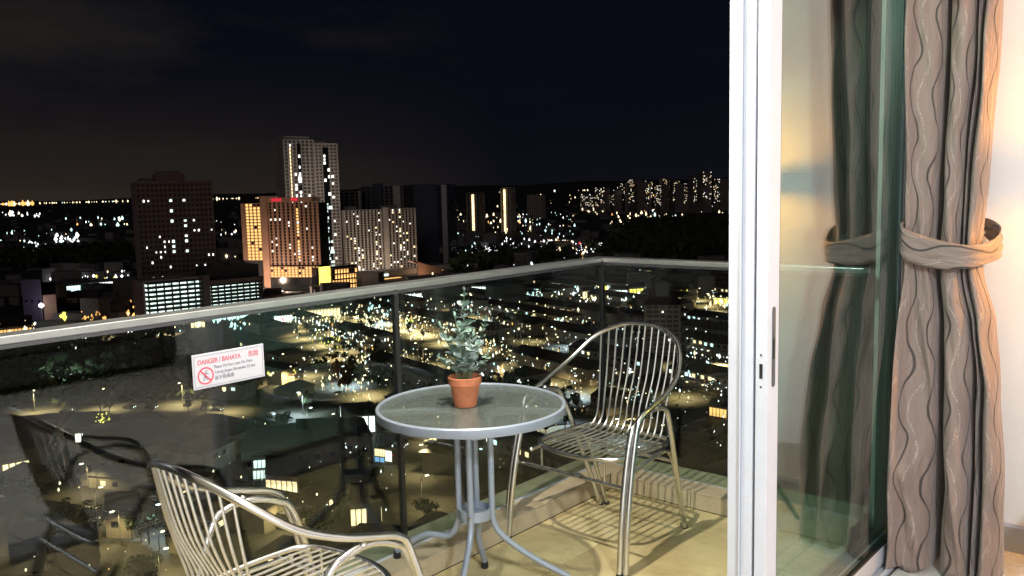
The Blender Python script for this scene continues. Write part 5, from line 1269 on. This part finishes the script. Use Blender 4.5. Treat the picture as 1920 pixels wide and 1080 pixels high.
# ---- the lights of the town, too many and too far to count
CL = [  # x0 y0 x1 y1 slope-y count colour size(px of the photo)
 (0, 366, 245, 371, 0, 46, 'l_warm', 1.5), (4, 375, 62, 380, 0, 34, 'l_amber', 2.6), (0, 398, 75, 406, 0, 16, 'l_white', 2.4), (110, 408, 242, 424, 0, 18, 'l_cyan', 2.6),
 (104, 440, 152, 456, 0, 26, 'l_white', 3.2), (52, 455, 108, 478, 0, 20, 'l_white', 2.6), (8, 468, 22, 482, 0, 5, 'l_white', 2.8), (0, 430, 245, 500, 0, 26, 'l_cyan', 1.6),
 (82, 512, 150, 524, 0, 18, 'l_white', 2.6), (150, 506, 245, 532, 0, 16, 'l_white', 2.4), (160, 518, 240, 528, 0, 10, 'l_yellow', 2.2), (40, 534, 70, 542, 0, 6, 'l_white', 2.6),
 (150, 574, 205, 600, 0, 22, 'l_amber', 2.6), (238, 562, 262, 602, 0, 16, 'l_amber', 3.0), (0, 604, 66, 622, 0, 26, 'l_warm', 3.0), (110, 586, 124, 596, 0, 6, 'l_yellow', 4),
 (398, 356, 522, 368, 0, 18, 'l_warm', 1.8), (410, 430, 456, 484, 0, 12, 'l_warm', 2.0), (404, 400, 440, 440, 0, 6, 'l_white', 1.8),
 (842, 398, 900, 432, 0, 22, 'l_warm', 2.2), (900, 400, 1000, 436, 0, 34, 'l_warm', 2.3), (776, 450, 832, 476, 0, 24, 'l_cyan', 3.2), (888, 462, 940, 472, 0, 44, 'l_white', 2.8),
 (940, 446, 1004, 486, 0, 26, 'l_white', 2.2), (1008, 440, 1060, 470, 0, 34, 'l_white', 2.4), (1040, 452, 1075, 470, 0, 26, 'l_warm', 2.8), (1078, 458, 1136, 476, 0, 60, 'l_white', 3.0),
 (1080, 462, 1110, 476, 0, 14, 'l_warm', 3.4), (1086, 458, 1100, 464, 0, 8, 'l_red', 3.0), (960, 398, 1084, 440, 0, 36, 'l_cyan', 1.8), (1086, 366, 1136, 404, 0, 30, 'l_warm', 1.7), (1100, 366, 1364, 396, 0, 90, 'l_warm', 1.3), (1100, 366, 1364, 396, 0, 50, 'l_white', 1.2),
 (1140, 398, 1282, 420, 0, 34, 'l_warm', 2.0), (1160, 428, 1250, 480, 0, 9, 'l_white', 2.4), (1050, 351, 1130, 357, 0, 9, 'l_warm', 1.6), (640, 500, 830, 520, 0, 16, 'l_warm', 2.6),
 (850, 480, 1130, 500, -10, 12, 'l_white', 1.9), (840, 354, 1080, 400, 0, 14, 'l_warm', 1.3), (1250, 380, 1364, 400, 0, 16, 'l_warm', 1.7), (846, 436, 900, 480, 0, 18, 'l_cyan', 1.8),
 (400, 590, 482, 600, -6, 26, 'l_cyan', 3.0), (355, 602, 386, 612, 0, 10, 'l_warm', 3.2), (428, 604, 470, 616, -4, 12, 'l_cyan', 2.6), (514, 594, 562, 606, 0, 22, 'l_white', 2.6), (516, 598, 532, 604, 0, 4, 'l_red', 3),
 (568, 590, 645, 604, 0, 40, 'l_warm', 2.6), (645, 588, 742, 616, 12, 50, 'l_warm', 2.4), (690, 560, 740, 590, 10, 34, 'l_cyan', 2.8), (590, 606, 740, 640, 8, 60, 'l_white', 2.0), (585, 625, 650, 650, 10, 30, 'l_yellow', 2.0),
 (640, 618, 672, 628, 0, 16, 'l_white', 2.2), (660, 665, 740, 684, 6, 44, 'l_warm', 2.2), (560, 640, 740, 700, 0, 22, 'l_white', 2.2), (600, 706, 712, 745, 20, 40, 'l_warm', 2.6), (500, 690, 560, 702, 0, 12, 'l_yellow', 2.4),
 (748, 552, 842, 566, 0, 60, 'l_white', 2.8), (842, 545, 884, 558, 0, 26, 'l_warm', 2.8), (882, 552, 940, 576, 0, 40, 'l_white', 2.6), (940, 544, 1016, 557, 0, 60, 'l_cyan', 2.8), (1046, 540, 1084, 552, 0, 14, 'l_white', 2.8),
 (1094, 536, 1140, 562, 0, 46, 'l_warm', 2.8), (1140, 536, 1212, 562, 0, 60, 'l_white', 2.6), (1062, 484, 1140, 500, -6, 9, 'l_white', 2.4), (1178, 505, 1312, 514, 0, 26, 'l_warm', 2.2), (1296, 500, 1314, 512, 0, 8, 'l_white', 2.8),
 (1272, 540, 1300, 566, 0, 12, 'l_yellow', 2.4), (1326, 552, 1364, 572, 6, 24, 'l_warm', 2.6), (1280, 580, 1364, 640, 10, 26, 'l_white', 2.4), (1276, 640, 1364, 760, 10, 40, 'l_white', 2.2), (1276, 680, 1364, 720, 10, 18, 'l_cyan', 2.8),
 (940, 566, 1100, 600, 14, 60, 'l_warm', 2.2), (1010, 566, 1130, 590, 14, 40, 'l_warm', 2.4), (750, 600, 845, 640, 14, 70, 'l_warm', 2.2), (900, 598, 1050, 622, 12, 60, 'l_warm', 2.4), (745, 570, 1010, 600, 10, 40, 'l_white', 2.0),
 (900, 640, 1050, 670, 12, 60, 'l_warm', 2.2), (745, 660, 845, 700, 12, 56, 'l_warm', 2.2), (890, 670, 1000, 712, 22, 44, 'l_white', 2.2), (1060, 612, 1200, 660, 14, 40, 'l_white', 2.2), (1040, 660, 1200, 750, 16, 50, 'l_white', 2.0),
 (1130, 728, 1240, 754, 12, 44, 'l_cyan', 2.4), (940, 715, 1110, 770, 20, 36, 'l_warm', 2.4), (740, 700, 840, 740, 12, 22, 'l_white', 2.2), (1090, 760, 1360, 860, 16, 22, 'l_white', 2.2),
 (60, 640, 160, 656, 0, 16, 'l_white', 3), (225, 620, 330, 645, 0, 22, 'l_warm', 2.8), (150, 660, 175, 685, 0, 5, 'l_white', 3.4), (0, 620, 330, 640, -12, 18, 'l_white', 2.2), (820, 790, 1000, 880, 10, 20, 'l_warm', 2.6),
 (0, 860, 330, 1070, 0, 26, 'l_warm', 3.0), (400, 780, 640, 960, 0, 26, 'l_warm', 2.8), (560, 780, 760, 960, 0, 26, 'l_white', 2.6), (640, 810, 690, 850, 0, 14, 'l_white', 3.2)]
buckets = {}
rl_ = random.Random(99)
SC = 1.15
for (x0, y0, x1, y1, sl, n, col, sz) in CL:
    big = y0 > 540
    for _ in range(int(n * (1.25 if big else 1.3))):
        t = rl_.random(); px__ = x0 + (x1 - x0) * t; py__ = y0 + (y1 - y0) * rl_.random() + sl * (t - 0.5)
        if py__ < 352: continue
        lift = rl_.uniform(2, 7)
        p = G(px__, max(py__, 361 - 0.023 * (px__ - 700) + 4), GZ + lift)
        if dist(p) > 14000: p = p * (14000 / dist(p)); p.z = GZ + 30
        s = sz * SC * dist(p) / F_PX * (rl_.uniform(0.35, 1.0) if rl_.random() < 0.82 else rl_.uniform(1.1, 1.9)) * 0.60
        if dist(p) < 330: s *= 0.62
        c = col if rl_.random() > 0.22 else rl_.choice(('l_white', 'l_warm', 'l_cyan', 'l_warm', 'l_amber'))
        m = buckets.setdefault(c, M())
        k = len(m.v); hh = s * rl_.uniform(1.2, 2.2)
        m.add([(p.x + s, p.y, p.z), (p.x, p.y + s, p.z), (p.x - s, p.y, p.z), (p.x, p.y - s, p.z), (p.x, p.y, p.z + hh), (p.x, p.y, p.z - hh)],
              [(0, 1, 4), (1, 2, 4), (2, 3, 4), (3, 0, 4), (1, 0, 5), (2, 1, 5), (3, 2, 5), (0, 3, 5)])
for P, wd in roads[4:]:                      # porch and shop lights strung along both sides of each street
    for i in range(len(P) - 1):
        ax, ay = P[i]; bx, by = P[i + 1]; L = math.hypot(bx - ax, by - ay); nx, ny = -(by - ay) / L, (bx - ax) / L; u = 0
        while u < L:
            for sgn in (-1, 1):
                if rl_.random() < 0.62:
                    o_ = sgn * (wd / 2 + rl_.uniform(2, 7)); x = ax + (bx - ax) * u / L + nx * o_; y = ay + (by - ay) * u / L + ny * o_; z = GZ + rl_.uniform(2.4, 5)
                    D_ = dist((x, y)); s = 2.1 * D_ / F_PX * (rl_.uniform(0.3, 0.8) if rl_.random() < 0.85 else rl_.uniform(0.9, 1.4)) * 0.72; hh = s * rl_.uniform(1.1, 2.0)
                    m = buckets.setdefault(rl_.choice(('l_warm', 'l_warm', 'l_white', 'l_cyan', 'l_warm', 'l_white', 'l_amber')), M())
                    m.add([(x + s, y, z), (x, y + s, z), (x - s, y, z), (x, y - s, z), (x, y, z + hh), (x, y, z - hh)], [(0, 1, 4), (1, 2, 4), (2, 3, 4), (3, 0, 4), (1, 0, 5), (2, 1, 5), (3, 2, 5), (0, 3, 5)])
            u += rl_.uniform(3.0, 7.5)
for c, m in buckets.items():
    tag(part('city_light_scatter', m, MAT[c], None), kind='stuff')

# ---- cars
carM = {}
def car_parts():
    b_ = M(); b_.box(-2.15, -0.85, 0.35, 2.15, 0.85, 0.95)
    b_.add([(-1.5, -0.8, 0.95), (1.2, -0.8, 0.95), (1.2, 0.8, 0.95), (-1.5, 0.8, 0.95), (-1.0, -0.68, 1.45), (0.5, -0.68, 1.45), (0.5, 0.68, 1.45), (-1.0, 0.68, 1.45)], [(4, 5, 6, 7), (0, 1, 5, 4), (1, 2, 6, 5), (2, 3, 7, 6), (3, 0, 4, 7)])
    wh = M().lathe([(0, -0.1), (0.32, -0.1), (0.32, 0.1), (0, 0.1)], 12)
    wh.v = [(x, z, y) for x, y, z in wh.v]
    tl = M().box(-2.2, -0.14, -0.09, -2.15, 0.14, 0.09); hl = M().box(2.15, -0.16, -0.08, 2.2, 0.16, 0.08)
    return b_.mesh('body'), wh.mesh('wheel'), tl.mesh('tail_light'), hl.mesh('headlight')
cb, cw, ct, chd = car_parts()
MAT['car_w'] = mat('white_car_paint', (0.55, 0.55, 0.55), 0.25); MAT['car_d'] = mat('dark_car_paint', (0.03, 0.03, 0.035), 0.2)
cb2 = cb.copy(); cb.materials.append(MAT['car_w']); cb2.materials.append(MAT['car_d']); cw.materials.append(MAT['gasket']); ct.materials.append(MAT['l_red']); chd.materials.append(MAT['lampcool'])
rk = random.Random(8); nc = 0
for ri, (P, wd) in enumerate(roads[:12]):
    for i in range(1, len(P) - 1):
        if rk.random() < 0.16 and nc < 34:
            d = Vector((P[i + 1][0] - P[i][0], P[i + 1][1] - P[i][1])); an = math.atan2(d.y, d.x); nn = Vector((-d.y, d.x)).normalized(); s = rk.choice((-1, 1))
            q = (P[i][0] + nn.x * s * wd * 0.24, P[i][1] + nn.y * s * wd * 0.24); dark = rk.random() < 0.5
            t = thing('car', ('dark' if dark else 'white') + ' car with its lights on driving along a lit town street', 'car', (q[0], q[1], GZ + 0.14), an + (PI if s > 0 else 0), ('dark' if dark else 'white') + ' cars on the town streets')
            link('body', cb2 if dark else cb, None, t)
            for wx in (-1.35, 1.35):
                for wy in (-0.8, 0.8): link('wheel', cw, None, t, loc=(wx, wy, 0.32))
            for wy in (-0.62, 0.62): link('tail_light', ct, None, t, loc=(0, wy, 0.8)); link('headlight', chd, None, t, loc=(0, wy, 0.7))
            nc += 1
